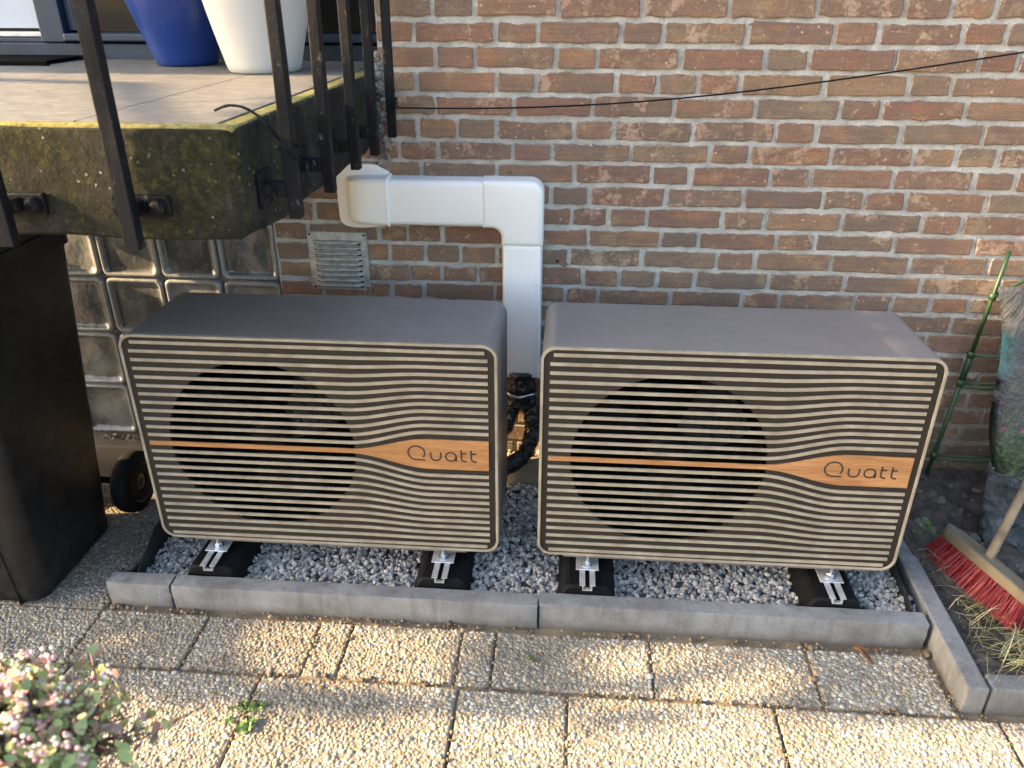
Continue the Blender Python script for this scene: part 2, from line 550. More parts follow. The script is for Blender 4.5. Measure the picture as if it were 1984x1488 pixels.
MB = m_brick(); MM = m_mortar(); MMd = m_mortar('dark_mortar', (.17, .165, .15))
def m_kerb():
    k = K('kerb_concrete', rough=.92, spec=.25)
    col = (.205, .203, .197)
    n = k.noise(6, 6, .68)
    c = k.ramp(n, [(.3, (.125, .121, .114)), (.5, col), (.72, (.285, .282, .272))])
    st = k.noise(30, 5, .6, k.vec((1, 1, .12)))
    c = k.mix(k.ramp(st, [(.5, 0), (.68, .55)]), c, (.11, .105, .095))
    z = k.sep()[2]
    c = k.mix(k.math('MULTIPLY', k.ramp(k.math('ADD', z, k.math('MULTIPLY', k.noise(18, 4), .03)), [(.012, .8), (.040, 0)]), .8), c, (.125, .10, .07))
    c = k.mix(k.ramp(k.noise(260, 2, .5), [(.30, .6), (.40, 0)]), c, (.08, .08, .078))
    c = k.mix(k.ramp(k.noise(75, 4, .7), [(.64, 0), (.71, .6)]), c, (.36, .36, .355))
    k.col(c)
    k.bump(k.math('ADD', k.noise(210, 4, .65), k.math('MULTIPLY', k.noise(35, 4), 1.)), .6, .003)
    return k.m
MK = m_kerb(); MK2 = m_concrete('old_concrete', (.24, .20, .15))
MS = m_slab(); MT = m_tile()
MPEB = m_vcol('pebble', .7, .2, 400, .5); MGRV = m_vcol('crushed_stone', .9, .5, 260, .6)
MGRVB = m_concrete('stone_dust', (.09, .09, .09), .5, 3., 1.)
MSAND = m_concrete('joint_sand', (.20, .155, .10), .6, 1.5, 1.)
MMATRIX = m_concrete('paver_matrix', (.235, .20, .15), .65, 2., 1.)
def m_case():
    k = K('casing_paint', rough=.42, spec=.5)
    c = k.ramp(k.noise(4, 5, .6), [(.3, (.168, .152, .140)), (.7, (.192, .174, .162))])
    c = k.mix(k.ramp(k.noise(420, 2, .5), [(.70, 0), (.76, .35)]), c, (.40, .37, .33))
    c = k.mix(k.ramp(k.noise(22, 6, .7), [(.58, 0), (.75, .22)]), c, (.24, .22, .20))
    k.col(c)
    k.rough(k.ramp(k.noise(9, 5, .65), [(.3, .36), (.7, .52)]))
    return k.m
MCASE = m_case()
MPANEL = m_plain('panel_paint', (.022, .0178, .0135), .65, spec=.25)
MSLAT = m_slat(); MWOOD = m_wood_band()
MBLACK = m_plain('black_plastic', (.002, .002, .002), .8, var=.3, spec=.08)
MLETTER = m_plain('letter_ink', (.03, .02, .014), .6)
MRUB = m_plain('rubber', (.0045, .0045, .005), .75, .5, 150, var=.4, spec=.2)
MALU = m_plain('aluminium', (.62, .62, .61), .4, .2, 300, metal=.6, var=.2, vscale=40)
MZINC = m_plain('zinc', (.62, .64, .68), .3, metal=1., var=.15)
MPVC = m_plain('white_pvc', (.82, .80, .75), .35, spec=.5)
MGRILLE = m_plain('grille_metal', (.36, .35, .31), .5, .4, 260, metal=.35, var=.35, vscale=60)
MBAR = m_bar(); MGLB = m_glassblock(); MSOIL = m_soil()
MFRAME = m_plain('door_paint', (.016, .030, .055), .4, .1, 100, var=.25)
MPANE = K('door_glass', (.015, .014, .012), .05, spec=.6).m
MCURT = m_plain('curtain', (.62, .64, .66), .9)
MBLUE = m_plain('blue_glaze', (.009, .036, .19), .28, var=.15, spec=.5)
MWPOT = m_plain('white_glaze', (.48, .475, .45), .45, var=.04)
def m_bin():
    k = K('bin_plastic', rough=.36, spec=.35)
    c = k.ramp(k.noise(14, 5, .6), [(.3, (.004, .0043, .0047)), (.7, (.0085, .009, .0095))])
    c = k.mix(k.ramp(k.noise(120, 2, .5), [(.74, 0), (.78, .7)]), c, (.12, .115, .105))
    c = k.mix(k.math('MULTIPLY', k.ramp(k.sep()[2], [(.0, .55), (.35, 0)]), k.ramp(k.noise(45, 5, .75, k.vec((1, 1, 2.5))), [(.45, 0), (.7, 1)])), c, (.055, .050, .042))
    k.col(c)
    k.rough(k.ramp(k.noise(20, 5, .65), [(.3, .30), (.7, .52)]))
    k.bump(k.noise(420, 3, .6), .2, .001)
    return k.m
MBIN = m_bin()
MHOSE = K('wrap_tape', (.006, .006, .007), .22, spec=.6); MHOSE.bump(MHOSE.noise(34, 4, .6, MHOSE.vec((1, 1, .6)), 1.), 1., .02); MHOSE = MHOSE.m
MMEM = m_plain('membrane_cloth', (.012, .013, .014), .85, .8, 220, var=.4)
MGREEN = m_plain('green_coating', (.020, .052, .018), .45, .2, 200, var=.3)
MROPE = m_plain('line_plastic', (.005, .010, .012), .9, spec=.1)
MBROOM = m_old_wood('broom_wood', (.165, .128, .080), (1, .25, 1)); MHANDLE = m_old_wood('handle_wood', (.27, .195, .115), (1, 1, .3))
MRED = m_plain('red_bristle', (.23, .008, .012), .45, var=.35, vscale=90)
MBAG = m_bag()
MLEAF = m_plain('weed_leaf', (.045, .095, .014), .55, var=.4, vscale=40)
MDRY = m_plain('dead_leaf', (.14, .055, .02), .7, var=.4, vscale=60)
MSTRAW = m_vcol('straw', .8, .1, 300, .3)
MSED = m_vcol('sedum_leaf', .5, .1, 300, .25)
MBARK = m_old_wood('bark', (.10, .075, .05), (1, 1, .3))
MTREE = m_vcol('tree_leaf', .6, .1, 100, .3)
MTERRA = m_plain('terracotta', (.32, .13, .07), .8, .3, 90, var=.2)

# ------------------------------------------------------------------ ground and paving
ob('ground', mesh_np(*grid(np.linspace(-60, 60, 13), np.linspace(-60, 60, 13), lambda X, Y: X*0-.09), smooth=False), MSOIL, kind='structure')
PB = ob('paving', mesh_np(*grid(np.concatenate([[-9,-6,-4.5], np.linspace(-3.2, 3.2, 160), [4.5,6,9]]), np.concatenate([[-9,-7,-5,-4], np.linspace(-3.2, .02, 90)]), lambda X, Y: -.012+.008*fbm(X, Y, 9, 3, 3))), MSAND, kind='structure')

# dome pebble
dv, df = [(0, 0, 1.)], []
for rr_, zz in ((.62, .80), (1., .25), (1., -.4)):
    for i in range(7):
        a = 2*math.pi*i/7
        dv.append((rr_*math.cos(a), rr_*math.sin(a), zz))
for i in range(7):
    j = (i+1) % 7
    df.append((0, 1+i, 1+j, 1+j))
DOMEV = np.array(dv)
tri = [(0, 1+i, 1+(i+1) % 7) for i in range(7)]
for ring in range(2):
    a0, b0 = 1+7*ring, 8+7*ring
    for i in range(7):
        j = (i+1) % 7
        tri += [(a0+i, b0+i, b0+j), (a0+i, b0+j, a0+j)]
DOMEF = np.array(tri)
PEBCOL = np.array([(.50, .44, .33), (.42, .36, .26), (.56, .53, .45), (.40, .36, .30), (.32, .29, .25), (.47, .38, .24), (.40, .30, .18), (.60, .57, .50), (.26, .235, .21), (.40, .24, .13)])
PEBP = np.array([.22, .18, .15, .13, .09, .09, .04, .06, .03, .01])

def pebbles(x0, x1, y0, y1, z, tone):
    P, S, C = [], [], []
    for pitch, r0, r1, zoff in ((.0100, .0040, .0070, 0.), (.0072, .0022, .0038, -.0005)):
        nx, ny = int((x1-x0)/pitch), int((y1-y0)/(pitch*.87))
        gx, gy = np.meshgrid(np.arange(nx), np.arange(ny))
        X = x0+(gx+.5+.5*(gy % 2))*pitch+rng.normal(0, pitch*.24, gx.shape)
        Y = y0+(gy+.5)*pitch*.87+rng.normal(0, pitch*.19, gx.shape)
        ok = (X > x0+.003) & (X < x1-.003) & (Y > y0+.003) & (Y < y1-.003)
        X, Y = X[ok], Y[ok]
        n = len(X)
        r_ = rng.uniform(r0, r1, n)*np.where(rng.random(n) < .06, 1.35, 1.)
        el = rng.uniform(.68, 1.0, n)
        P.append(np.stack([X, Y, np.full(n, z+zoff)+rng.normal(0, .0007, n)], 1))
        S.append(np.stack([r_, r_*el, r_*rng.uniform(.32, .52, n)], 1))
        ci = rng.choice(len(PEBCOL), n, p=PEBP)
        C.append(PEBCOL[ci]*rng.uniform(.70, 1.15, (n, 1))*tone*.76)
    P, S, C = np.concatenate(P), np.concatenate(S), np.concatenate(C)
    # worn and dirty zones
    d = 1+.5*fbm(P[:, 0], P[:, 1], 6, 3, 11)
    C = C*np.clip(d, .6, 1.25)[:, None]
    return scatter(DOMEV, DOMEF, P, S, rotz(rng.uniform(0, 6.28, len(P))), C)

def paving_slab(x0, x1, y0, y1, tone=1., zz=0., peb=True, label=None):
    g = .0028
    s = ob('paving_slab', me(box(x0+g, x1-g, y0+g, y1-g, -.05, -.0035+zz, .004, 1)), MMATRIX, PB)
    if label: s['label'] = label
    if peb:
        cx0, cx1, cy0, cy1 = max(x0+g, -1.35), min(x1-g, 1.85), max(y0+g, -1.36), y1-g
        if cx1 > cx0 and cy1 > cy0:
            V, F, C = pebbles(cx0, cx1, cy0, cy1, -.004+zz, tone)
            ob('pebbles', mesh_np(V, F, C), MPEB, s, kind='stuff')
row1 = [-1.6, -1.2, -.80, -.50, -.19, -.10, .195, .285, .685, 1.085, 1.392]
tones = [.95, .95, .9, .95, 1.05, 1.05, 1.08, .95, .85, 1.05, .92]
for i in range(len(row1)-1):
    paving_slab(row1[i], row1[i+1], -.949, -.757 if row1[i] > -.82 else -.76, tones[i], random.uniform(-.0015, .0015))
row2 = [-1.78, -1.28, -.78, -.285, .21, .475, .966, 1.48, 1.98]
for i in range(len(row2)-1):
    paving_slab(row2[i], row2[i+1], -1.452, -.953, (1, 1, .95, 1, 1.05, 1.05, 1.08, 1.05)[i], random.uniform(-.0015, .0015))
for y0, y1 in ((-.76, -.36), (-.36, -.10)):
    for x0, x1 in ((-1.6, -1.2), (-1.2, -.80)):
        paving_slab(x0, x1, y0, y1, .72, random.uniform(-.001, .001))
for y0 in (-1.956, -2.46, -2.964, -3.468, -3.972, -4.476):
    for x0 in np.arange(-3.28, 3.2, .5):
        paving_slab(x0, x0+.5, y0, y0+.5, 1, 0, peb=False)

# dirt crumbs in the joints and along the kerb foot
cp_ = []
for x in row1: cp_ += [(x+rng.normal(0, .004), rng.uniform(-.95, -.757)) for _ in range(26)]
for x in row2: cp_ += [(x+rng.normal(0, .004), rng.uniform(-1.35, -.95)) for _ in range(46)]
cp_ += [(rng.uniform(-1.2, 1.5), -.951+rng.normal(0, .005)) for _ in range(420)]
cp_ += [(rng.uniform(-.8, 1.4), -.7425-abs(rng.normal(0, .009))) for _ in range(420)]
cp_ = np.array(cp_); n = len(cp_)
P = np.stack([cp_[:, 0], cp_[:, 1], rng.uniform(-.006, .0005, n)], 1)
V, F, C = scatter(ICOV, ICOF, P, rng.gamma(2., .0011, (n, 1))*rng.uniform(.6, 1.3, (n, 3))+.0006, rand_rot(n), np.array((.20, .15, .095))*rng.uniform(.4, 1.5, (n, 1)))
ob('joint_dirt', mesh_np(V, F, C), MPEB, kind='stuff', label='brown sand and dirt crumbs in the paving joints', category='dirt')

# ------------------------------------------------------------------ brick wall
JX = {0:[0.051,0.165,0.388,0.612,0.837,1.063,1.287,1.401],1:[-0.003,0.221,0.336,0.56,0.672,0.893,1.119,1.232,1.447,1.554],2:[0.054,0.164,0.387,0.499,0.722,0.948,1.062,1.287,1.501,1.603],3:[-0.002,0.221,0.331,0.553,0.666,0.778,0.89,1.114,1.335,1.446],4:[0.05,0.271,0.492,0.717,0.939,1.166,1.277,1.497],5:[-0.002,0.11,0.222,0.442,0.554,0.776,1.002,1.114,1.342,1.561],6:[0.05,0.269,0.383,0.606,0.828,0.941,1.166,1.392,1.505],7:[-0.0,0.223,0.448,0.671,0.781,1.006,1.12,1.349,1.568,1.679],8:[0.382,0.495,0.718,0.938,1.165,1.281,1.397,1.616],9:[0.555,0.665,0.887,1.01,1.23,1.455,1.566],10:[-0.363,-0.053,0.054,0.495,0.712,0.823,1.05,1.163,1.388,1.616],11:[-0.111,0.0,0.109,0.44,0.662,0.884,0.995,1.221,1.447,1.672],12:[-0.052,0.048,0.487,0.597,0.71,0.823,1.046,1.27,1.495,1.719],13:[-0.112,-0.01,0.212,0.535,0.755,0.976,1.087,1.31,1.42,1.534,1.648],14:[1.612],15:[1.774],18:[1.722],19:[1.671],20:[1.729],22:[1.726]}
BED = {0:1.4500,1:1.3870,2:1.3217,3:1.2590,4:1.1963,5:1.1340,6:1.0733,7:1.0110,8:0.9477,9:0.8833,10:0.8237,11:0.7605,12:0.6990,13:0.6390,14:0.5750,15:0.5080,16:.446,17:0.3840,18:0.3210,19:0.2600,20:0.2010,21:0.1350,22:.070,23:.005}
for k_ in range(-1, -12, -1):
    BED[k_] = BED[0]-k_*.0625
XR = 2.45
def mortar_y(X, Z):
    return .0040-.0034*np.clip(fbm(X, Z, 34, 3, 21)*1.6, -1, 1)
def wall_grid(x0, x1, z0, z1, st=.011):
    V, F = grid(np.linspace(x0, x1, max(2, int((x1-x0)/st))), np.linspace(z0, z1, max(2, int((z1-z0)/st))), lambda X, Z: mortar_y(X, Z))
    V = V[:, [0, 2, 1]]
    return V, F
v1, f1 = wall_grid(-.108, XR, -.1, 2.1)
v2, f2 = wall_grid(-.474, -.108, -.1, 1.30)
v3, f3 = box(-.10, XR, .012, .30, -.1, 2.1, 0)
v4, f4 = box(-2.6, -.10, .20, .40, -.1, 1.10, 0)
v5, f5 = box(-.474, -.10, .012, .30, -.1, 1.10, 0)
v6, f6 = box(-2.6, -1.48, .004, .30, -.1, 1.10, 0)
allV = np.concatenate([v1, v2, np.array(v3), np.array(v4), np.array(v5), np.array(v6)])
ofs = np.cumsum([0, len(v1), len(v2), len(v3), len(v4), len(v5)])
allF = np.concatenate([f1, f2+ofs[1], np.array(f3)+ofs[2], np.array(f4)+ofs[3], np.array(f5)+ofs[4], np.array(f6)+ofs[5]])
wall = ob('brick_wall', mesh_np(allV, allF, smooth=False), MM, label='weathered red-brown brick house wall with pale grey mortar joints', category='wall')

def brick_vf(L, Hh):
    """irregular brick face, origin at centre of face, protrudes to -Y"""
    hx, hz = L/2, Hh/2
    pts = []
    nx, nz = (9, 3) if L > .15 else (5, 3)
    cut = .0035
    for i in range(nx): pts.append((-hx+cut+(L-2*cut)*i/(nx-1), -hz))
    for i in range(nz): pts.append((hx, -hz+cut+(Hh-2*cut)*i/(nz-1)))
    for i in range(nx): pts.append((hx-cut-(L-2*cut)*i/(nx-1), hz))
    for i in range(nz): pts.append((-hx, hz-cut-(Hh-2*cut)*i/(nz-1)))
    # sagging edges and chipped corners
    s1, s2, tl = random.gauss(0, .0012), random.gauss(0, .0012), random.gauss(0, .006)
    out = []
    for x, z in pts:
        dz = (s1 if z > 0 else s2)*math.cos(math.pi*x/L)+tl*x*.25
        out.append((x+random.gauss(0, .0013), z+dz+random.gauss(0, .0013)))
    if random.random() < .16:
        ci = random.choice((0, nx-1, nx+nz, 2*nx+nz-1))
        x, z = out[ci]; out[ci] = (x*(1-.007/hx), z*(1-.007/hz))
    n = len(out)
    inn = inset(out, .0030)
    pr = random.gauss(.0035, .0012)
    tx, tz = random.gauss(0, .008), random.gauss(0, .02)
    V = [(x, .016, z) for x, z in out]+[(x, -pr+.0024+tx*x+tz*z, z) for x, z in out]+[(x, -pr+tx*x+tz*z+random.gauss(0, .0003), z) for x, z in inn]
    F = []
    for i in range(2):
        for k in range(n):
            k2 = (k+1) % n
            F.append((i*n+k, i*n+k2, (i+1)*n+k2, (i+1)*n+k))
    F.append(tuple(2*n+k for k in range(n)))
    return V, F, [0.6]*n+[1.]*n+[0.]*n

def add_rim(m, rim):
    at = m.attributes.new('rim', 'FLOAT', 'POINT')
    at.data.foreach_set('value', rim)

def px(p):
    d = Vector(p)-CAMLOC
    zc = d.dot(fwd)
    return 992+1528.8*d.dot(r2)/zc, 744-1528.8*d.dot(u2)/zc
restV, restF, restR = [], [], []
nb = 0
for c in range(-9, 24):
    zt, zb = BED[c-1] if c-1 in BED else BED[c]+.0625, BED[c]
    js = list(JX.get(c, []))
    xl = -.109 if zb > 1.09 else -.470
    rs = random.Random(c*31+5)
    if not js:
        js = [xl+rs.uniform(.06, .2)]
    if js[0] > 1 and c >= 14:
        while js[0]-xl > .26: js.insert(0, js[0]-(.2225 if rs.random() < .62 else .1115))
    while js[-1] < XR-.05:
        js.append(js[-1]+(.2225 if rs.random() < .62 else .1115))
    full = [js[0]]
    for a in js[1:]:
        gap = a-full[-1]
        while gap > .30:
            st_ = .2225 if rs.random() < .6 else .1115
            if gap-st_ < .06: st_ = gap/2
            full.append(full[-1]+st_); gap = a-full[-1]
        full.append(a)
    js = full
    while js[0]-xl > .245: js.insert(0, js[0]-(.2225 if rs.random() < .55 else .1115))
    if js[0]-xl > .03: js.insert(0, xl-.004)
    for a, b in zip(js, js[1:]):
        if a < xl-.06: a = xl-.004
        L = b-a-rs.uniform(.0105, .0150); Hh = zt-zb-rs.uniform(.0110, .0155)
        if L < .02 or b > XR: continue
        cx, cz = (a+b)/2+rs.gauss(0, .0008), (zt+zb)/2+rs.gauss(0, .0008)
        V, F, rim = brick_vf(L, Hh)
        X, Y = px((cx, 0, cz))
        e = 1.0
        seen = -30 < X < 2030 and -20 < Y < 950
        if c >= 14 and cx < 1.50 and not (.22 < cx < .44): seen = False
        if 560 < Y and cx < .2: seen = False
        if seen:
            m = me((V, F)); add_rim(m, rim)
            ob('brick', m, MB, wall, (cx, 0, cz)); nb += 1
        else:
            n0 = len(restV)
            restV += [(x+cx, y, z+cz) for x, y, z in V]; restF += [tuple(i+n0 for i in f) for f in F]; restR += rim
m = me((restV, restF)); add_rim(m, restR)
ob('brickwork', m, MB, wall, kind='stuff', label='bricks hidden behind the units or outside the view')
# screw plugs left in the wall
for x, y, c_ in ((988, 332, 0), (1092, 336, 1), (1086, 424, 1), (1080, 505, 0)):
    d = (r2*((x-992)/1528.8)-u2*((y-744)/1528.8)+fwd)
    p = CAMLOC+d*(-CAMLOC.y/d.y)
    vf = lathe([(.0001, 0), (.0018, 0), (.0032, .001), (.0034, .004)] if c_ else [(.0001, .0005), (.0035, 0), (.004, .003)], 12)
    vf = ([(v[0], -v[2]-.003, v[1]) for v in vf[0]], vf[1])
    ob('wall_plug', me(vf, True), MWPOT if c_ else MBLACK, wall, (p.x, 0, p.z))

# base strip behind the units: low concrete edging with pale gravel behind it
ob('edging_beam', me(box(-1.2, 1.36, -.125, -.075, -.03, .122, .006)), MK2, label='old brown concrete edging strip along the foot of the wall', category='edging')
n = 1500
P = np.stack([rng.uniform(-1.2, 1.36, n), rng.uniform(-.072, -.005, n), rng.uniform(.085, .10, n)], 1)
S = rng.uniform(.004, .009, (n, 3))
V, F, C = scatter(ICOV[:12] if False else ICOV, ICOF, P, S, rand_rot(n), np.array((.46, .38, .26))*rng.uniform(.6, 1.2, (n, 1)))
ob('back_gravel', mesh_np(V, F, C), MPEB, kind='stuff', label='pale yellow gravel between edging strip and wall', category='gravel')

# ------------------------------------------------------------------ glass block window under the terrace
gw = thing('glass_block_window', (-.97, 0, .1), 'dirty glass block window under the mossy terrace slab', 'window')
ob('mortar_grid', me(box(-1.478, -.474, .028, .20, .075, 1.10, 0)), MMd, gw)
ob('sill', me(box(-1.478, -.474, -.035, .04, .02, .088, .006)), MK2, gw)
def glass_block():
    s = .0945
    V, F = [], []
    rings = [(s, .03, .02), (s, -.001, .02), (s-.005, -.006, .018), (s-.011, -.004, .016), (s-.016, .004, .015), (s-.026, .006, .02), (s-.055, .003, .03), (.018, .001, .015)]
    nn = 5
    for h, y, r_ in rings:
        for x, z in rr(-h, h, -h, h, min(r_, h*.8), nn): V.append((x, y, z))
    n = 4*(nn+1)
    for i in range(len(rings)-1):
        for k in range(n):
            k2 = (k+1) % n
            F.append((i*n+k, i*n+k2, (i+1)*n+k2, (i+1)*n+k))
    F.append(tuple((len(rings)-1)*n+k for k in range(n)))
    return V, F
gb = me(glass_block(), True)
add_rim(gb, sum([[q]*24 for q in (.6, 1., 1., .9, .1, .0, .0, .0)], []))
for i in range(5):
    for j in range(5):
        ob('glass_block', gb, MGLB, gw, (-.572-.1985*i, .012, .193+.1962*j))

# ------------------------------------------------------------------ terrace
ZT = 1.315
SX, SY = -.13, -.98
ter = thing('terrace', (-1.0, -.3, 1.105), 'raised terrace slab of moss-stained concrete with grey floor tiles', 'terrace')
def slab_vf():
    out = rr(-1.85, SX, SY, .40, .03, 6)      # plan (x,y)
    rings = []
    ragged = lambda x, y: .010*(random.random()-.5)
    for z, ins in ((1.112, .006), (1.118, .0), (1.20, .0), (1.295, .0), (1.306, .003), (ZT-.004, .010)):
        rings.append([(x, y, z) for x, y in inset(out, ins)])
    n = len(out)
    V = [p for r_ in rings for p in r_]
    F = []
    for i in range(len(rings)-1):
        for k in range(n):
            k2 = (k+1) % n
            F.append((i*n+k, i*n+k2, (i+1)*n+k2, (i+1)*n+k))
    F.append(tuple((len(rings)-1)*n+k for k in range(n))); F.append(tuple(range(n-1, -1, -1)))
    return V, F
bm = bmesh.new(); sm = me(slab_vf()); bm.from_mesh(sm)
bmesh.ops.triangulate(bm, faces=[f for f in bm.faces if len(f.verts) > 4])
for _ in range(4):
    bmesh.ops.subdivide_edges(bm, edges=[e for e in bm.edges if e.calc_length() > .035], cuts=1, use_grid_fill=True)
for v in bm.verts:
    nz = float(fbm(np.array([v.co.x+v.co.y*1.7]), np.array([v.co.z*2+v.co.y]), 14, 4, 40)[0])
    nrm = v.normal
    d_ = .004 if v.co.z > 1.14 else .011
    v.co += nrm*nz*d_
    if v.co.z < 1.13:
        v.co.z += .026*abs(float(fbm(np.array([v.co.x*2]), np.array([v.co.y*2]), 11, 3, 55)[0]))
bm.to_mesh(sm); bm.free(); sm.update()
sm = smooth_by_angle(sm, 40)
ob('slab', sm, MS, ter)
tx = [-1.84, -1.44, -.94, -.435, SX-.045]; ty = [SY+.035, -.135, .345]
for i in range(4):
    for j in range(2):
        ob('floor_tile', me(box(tx[i]+.0012, tx[i+1]-.0012, ty[j]+.0012, ty[j+1]-.0012, ZT-.008, ZT, .001, 1)), MT, ter)
MMOSS = K('edge_moss', rough=1., spec=.1)
MMOSS.col(MMOSS.ramp(MMOSS.noise(60, 5, .7), [(.3, (.10, .09, .03)), (.5, (.26, .225, .075)), (.7, (.40, .35, .16))])).bump(MMOSS.noise(170, 5, .7), 1., .004)
ob('mossy_edge', me(join([box(-1.84, SX-.008, SY+.006, SY+.035, ZT-.012, ZT-.001, .004, 2), box(SX-.045, SX-.008, SY+.035, .34, ZT-.012, ZT-.002, .004, 2)])), MMOSS.m, ter, label='yellow-green moss along the slab edge')

# railing
rail = thing('railing', (-.07, -.5, 1.11), 'rusty black iron balusters bolted to the terrace edge', 'railing')
side_y = [-.895, -.671, -.450, -.256]
for y in side_y:
    b = ob('baluster', me(sqbar((-.072, y, 1.135+random.uniform(-.004, .004)), (-.070, y+.012, 2.12), .022, .026, .0005)), MBAR, rail)
    ob('bracket', me(join([box(-.127, -.083, y-.012, y+.014, 1.178, 1.205, .003), box(-.130, -.121, y-.034, y+.034, 1.160, 1.226, .003)])), MBAR, rail)
    nut = lathe([(.0001, .016), (.011, .016), (.0125, .012), (.0125, 0)], 6)
    ob('nut', me(([(v[2]-.121, v[0]+y-.022, v[1]+1.192) for v in nut[0]], nut[1])), MBAR, rail)
for x in (-.323, -.5535):
    ob('baluster', me(sqbar((x, -1.031, 1.112), (x+.004, -1.028, 2.12), .027, .022, .0005)), MBAR, rail)
    ob('bracket', me(join([box(x-.012, x+.012, -1.02, -.98, 1.165, 1.190, .003), box(x-.05, x+.055, -.990, -.979, 1.158, 1.197, .003)])), MBAR, rail)
    for dx in (-.034, .036):
        nut = lathe([(.0001, .016), (.010, .016), (.0135, .012), (.0150, .003), (.0155, 0)], 12)
        ob('nut', me(([(v[0]+x+dx, -v[2]-.989, v[1]+1.177) for v in nut[0]], nut[1]), True), MBAR, rail)
for q in rail.children:
    if q.name.startswith('baluster'):
        md = q.modifiers.new('b', 'BEVEL'); md.width = .0022; md.segments = 2
ob('hand_rail', me(join([box(-.098, -.045, -1.055, .0, 2.12, 2.145, .004), box(-1.4, -.098, -1.055, -1.005, 2.12, 2.145, .004)])), MBAR, rail)
wb = thing('wall_post', (-.066, -.055, 1.14), 'straight black iron bar standing close to the brick wall', 'iron bar')
ob('bar', me(sqbar((-.068, -.058, 1.148), (-.064, -.052, 2.12), .022, .022, .0004)), MBAR, wb)
# rough mortar where slab meets wall
pts = []
n = 120
P = np.stack([rng.normal(-.106, .009, n), rng.uniform(-.004, .006, n), rng.uniform(1.06, 1.36, n)], 1)
S = rng.uniform(.004, .016, (n, 3))
V, F, C = scatter(ICOV, ICOF, P, S, rand_rot(n), np.array((.22, .21, .19))*rng.uniform(.4, 1.3, (n, 1)))
ob('mortar_patch', mesh_np(V, F, C, False), MGRV, wall, label='crumbling mortar patch beside the terrace slab')

# ------------------------------------------------------------------ patio door and pots
dr = thing('patio_door', (-.8, .38, ZT), 'blue-grey painted patio door frame with glass panes behind the pots', 'door')
ob('threshold', me(box(-2.2, -.112, .352, .46, ZT-.01, 1.362, .004)), MFRAME, dr)
ob('frame', me(join([box(-1.298, -1.216, .345, .46, 1.364, 2.3, .004), box(-2.2, -1.30, .372, .46, 1.362, 1.376, .003)])), MFRAME, dr)
ob('frame', me(box(-1.214, -1.186, .372, .46, 1.398, 2.3, .003)), MFRAME, dr)
ob('bottom_rail', me(box(-1.214, -.112, .330, .46, 1.368, 1.392, .005)), MFRAME, dr)
ob('bottom_rail', me(box(-2.2, -1.30, .385, .46, 1.378, 1.394, .003)), MALU, dr, label='pale metal strip under the left pane')
ob('frame', me(box(-.150, -.112, .372, .46, 1.394, 2.3, .003)), MFRAME, dr)
ob('pane', me(box(-2.2, -1.30, .425, .431, 1.396, 2.3, 0)), MPANE, dr)
ob('pane', me(box(-1.184, -.152, .425, .431, 1.394, 2.3, 0)), MPANE, dr)
ob('blind', me(box(-2.2, -1.302, .405, .412, 1.404, 2.3, 0)), MCURT, dr, label='white blind filling the left pane')
ob('blind', me(box(-1.178, -1.148, .405, .412, 1.400, 2.3, 0)), MCURT, dr, label='narrow white blind edge')
ob('wall_behind', me(box(-2.6, -.10, .47, .60, 1.1, 2.5, 0)), MMd, wall)
ob('doormat', me(join([box(-1.75+.03*i, -1.73+.03*i, .10, .30, ZT, ZT+.012, .001, 1) for i in range(20)]+[box(-1.78, -1.13, .085, .10, ZT, ZT+.014, .002), box(-1.78, -1.13, .30, .315, ZT, ZT+.014, .002)])), MBLACK, label='black slatted mat lying at the foot of the patio door', category='mat')

def pot(name, x, y, rb, slope, mat_, label):
    h = .36
    p = [(.0001, 0), (rb*.9, 0), (rb, .006), (rb+.004, .02)]
    for i in range(1, 9):
        z = .02+(h-.02)*i/8
        p.append((rb+.004+slope*(z-.02)+.03*slope*math.sin(math.pi*i/8), z))
    rt = p[-1][0]
    p += [(rt+.006, h+.004), (rt+.006, h+.02), (rt-.004, h+.024), (rt-.012, h+.015), (rt-.02, h-.04)]
    o = ob(name, smooth_by_angle(me(lathe(p, 56)), 50), mat_, loc=(x, y, ZT), label=label, category='plant pot')
    return o
pot('plant_pot', -.735, .17, .088, .28, MBLUE, 'tapered glossy dark blue plant pot on the terrace')
pot('plant_pot', -.425, -.02, .098, .20, MWPOT, 'tapered white plant pot on the terrace, nearest the railing')

# ------------------------------------------------------------------ pipe duct on the wall
du = thing('pipe_duct', (.05, -.04, .9), 'white plastic pipe cover running along the wall and down between the units', 'pipe cover')
fl = [(-.258, .90), (-.252, .884), (-.235, .874), (-.205, .870), (-.16, .872), (-.13, .876), (-.085, .888), (-.085, 1.035), (-.118, 1.052), (-.135, 1.062), (-.165, 1.064), (-.21, 1.062), (-.238, 1.054), (-.254, 1.034), (-.259, 1.01), (-.259, .96)]
for _ in range(3):
    fl = [q for i in range(len(fl)) for q in ((.75*fl[i][0]+.25*fl[(i+1) % len(fl)][0], .75*fl[i][1]+.25*fl[(i+1) % len(fl)][1]), (.25*fl[i][0]+.75*fl[(i+1) % len(fl)][0], .25*fl[i][1]+.75*fl[(i+1) % len(fl)][1]))]
fl = fl[::-1] if sum((fl[i-1][0]-fl[i][0])*(fl[i-1][1]+fl[i][1]) for i in range(len(fl))) < 0 else fl
ob('wall_flange', smooth_by_angle(me(prism(fl, -.012, .002, .005, 3)), 40), MPVC, du)
z0, z1 = .8965, 1.0315
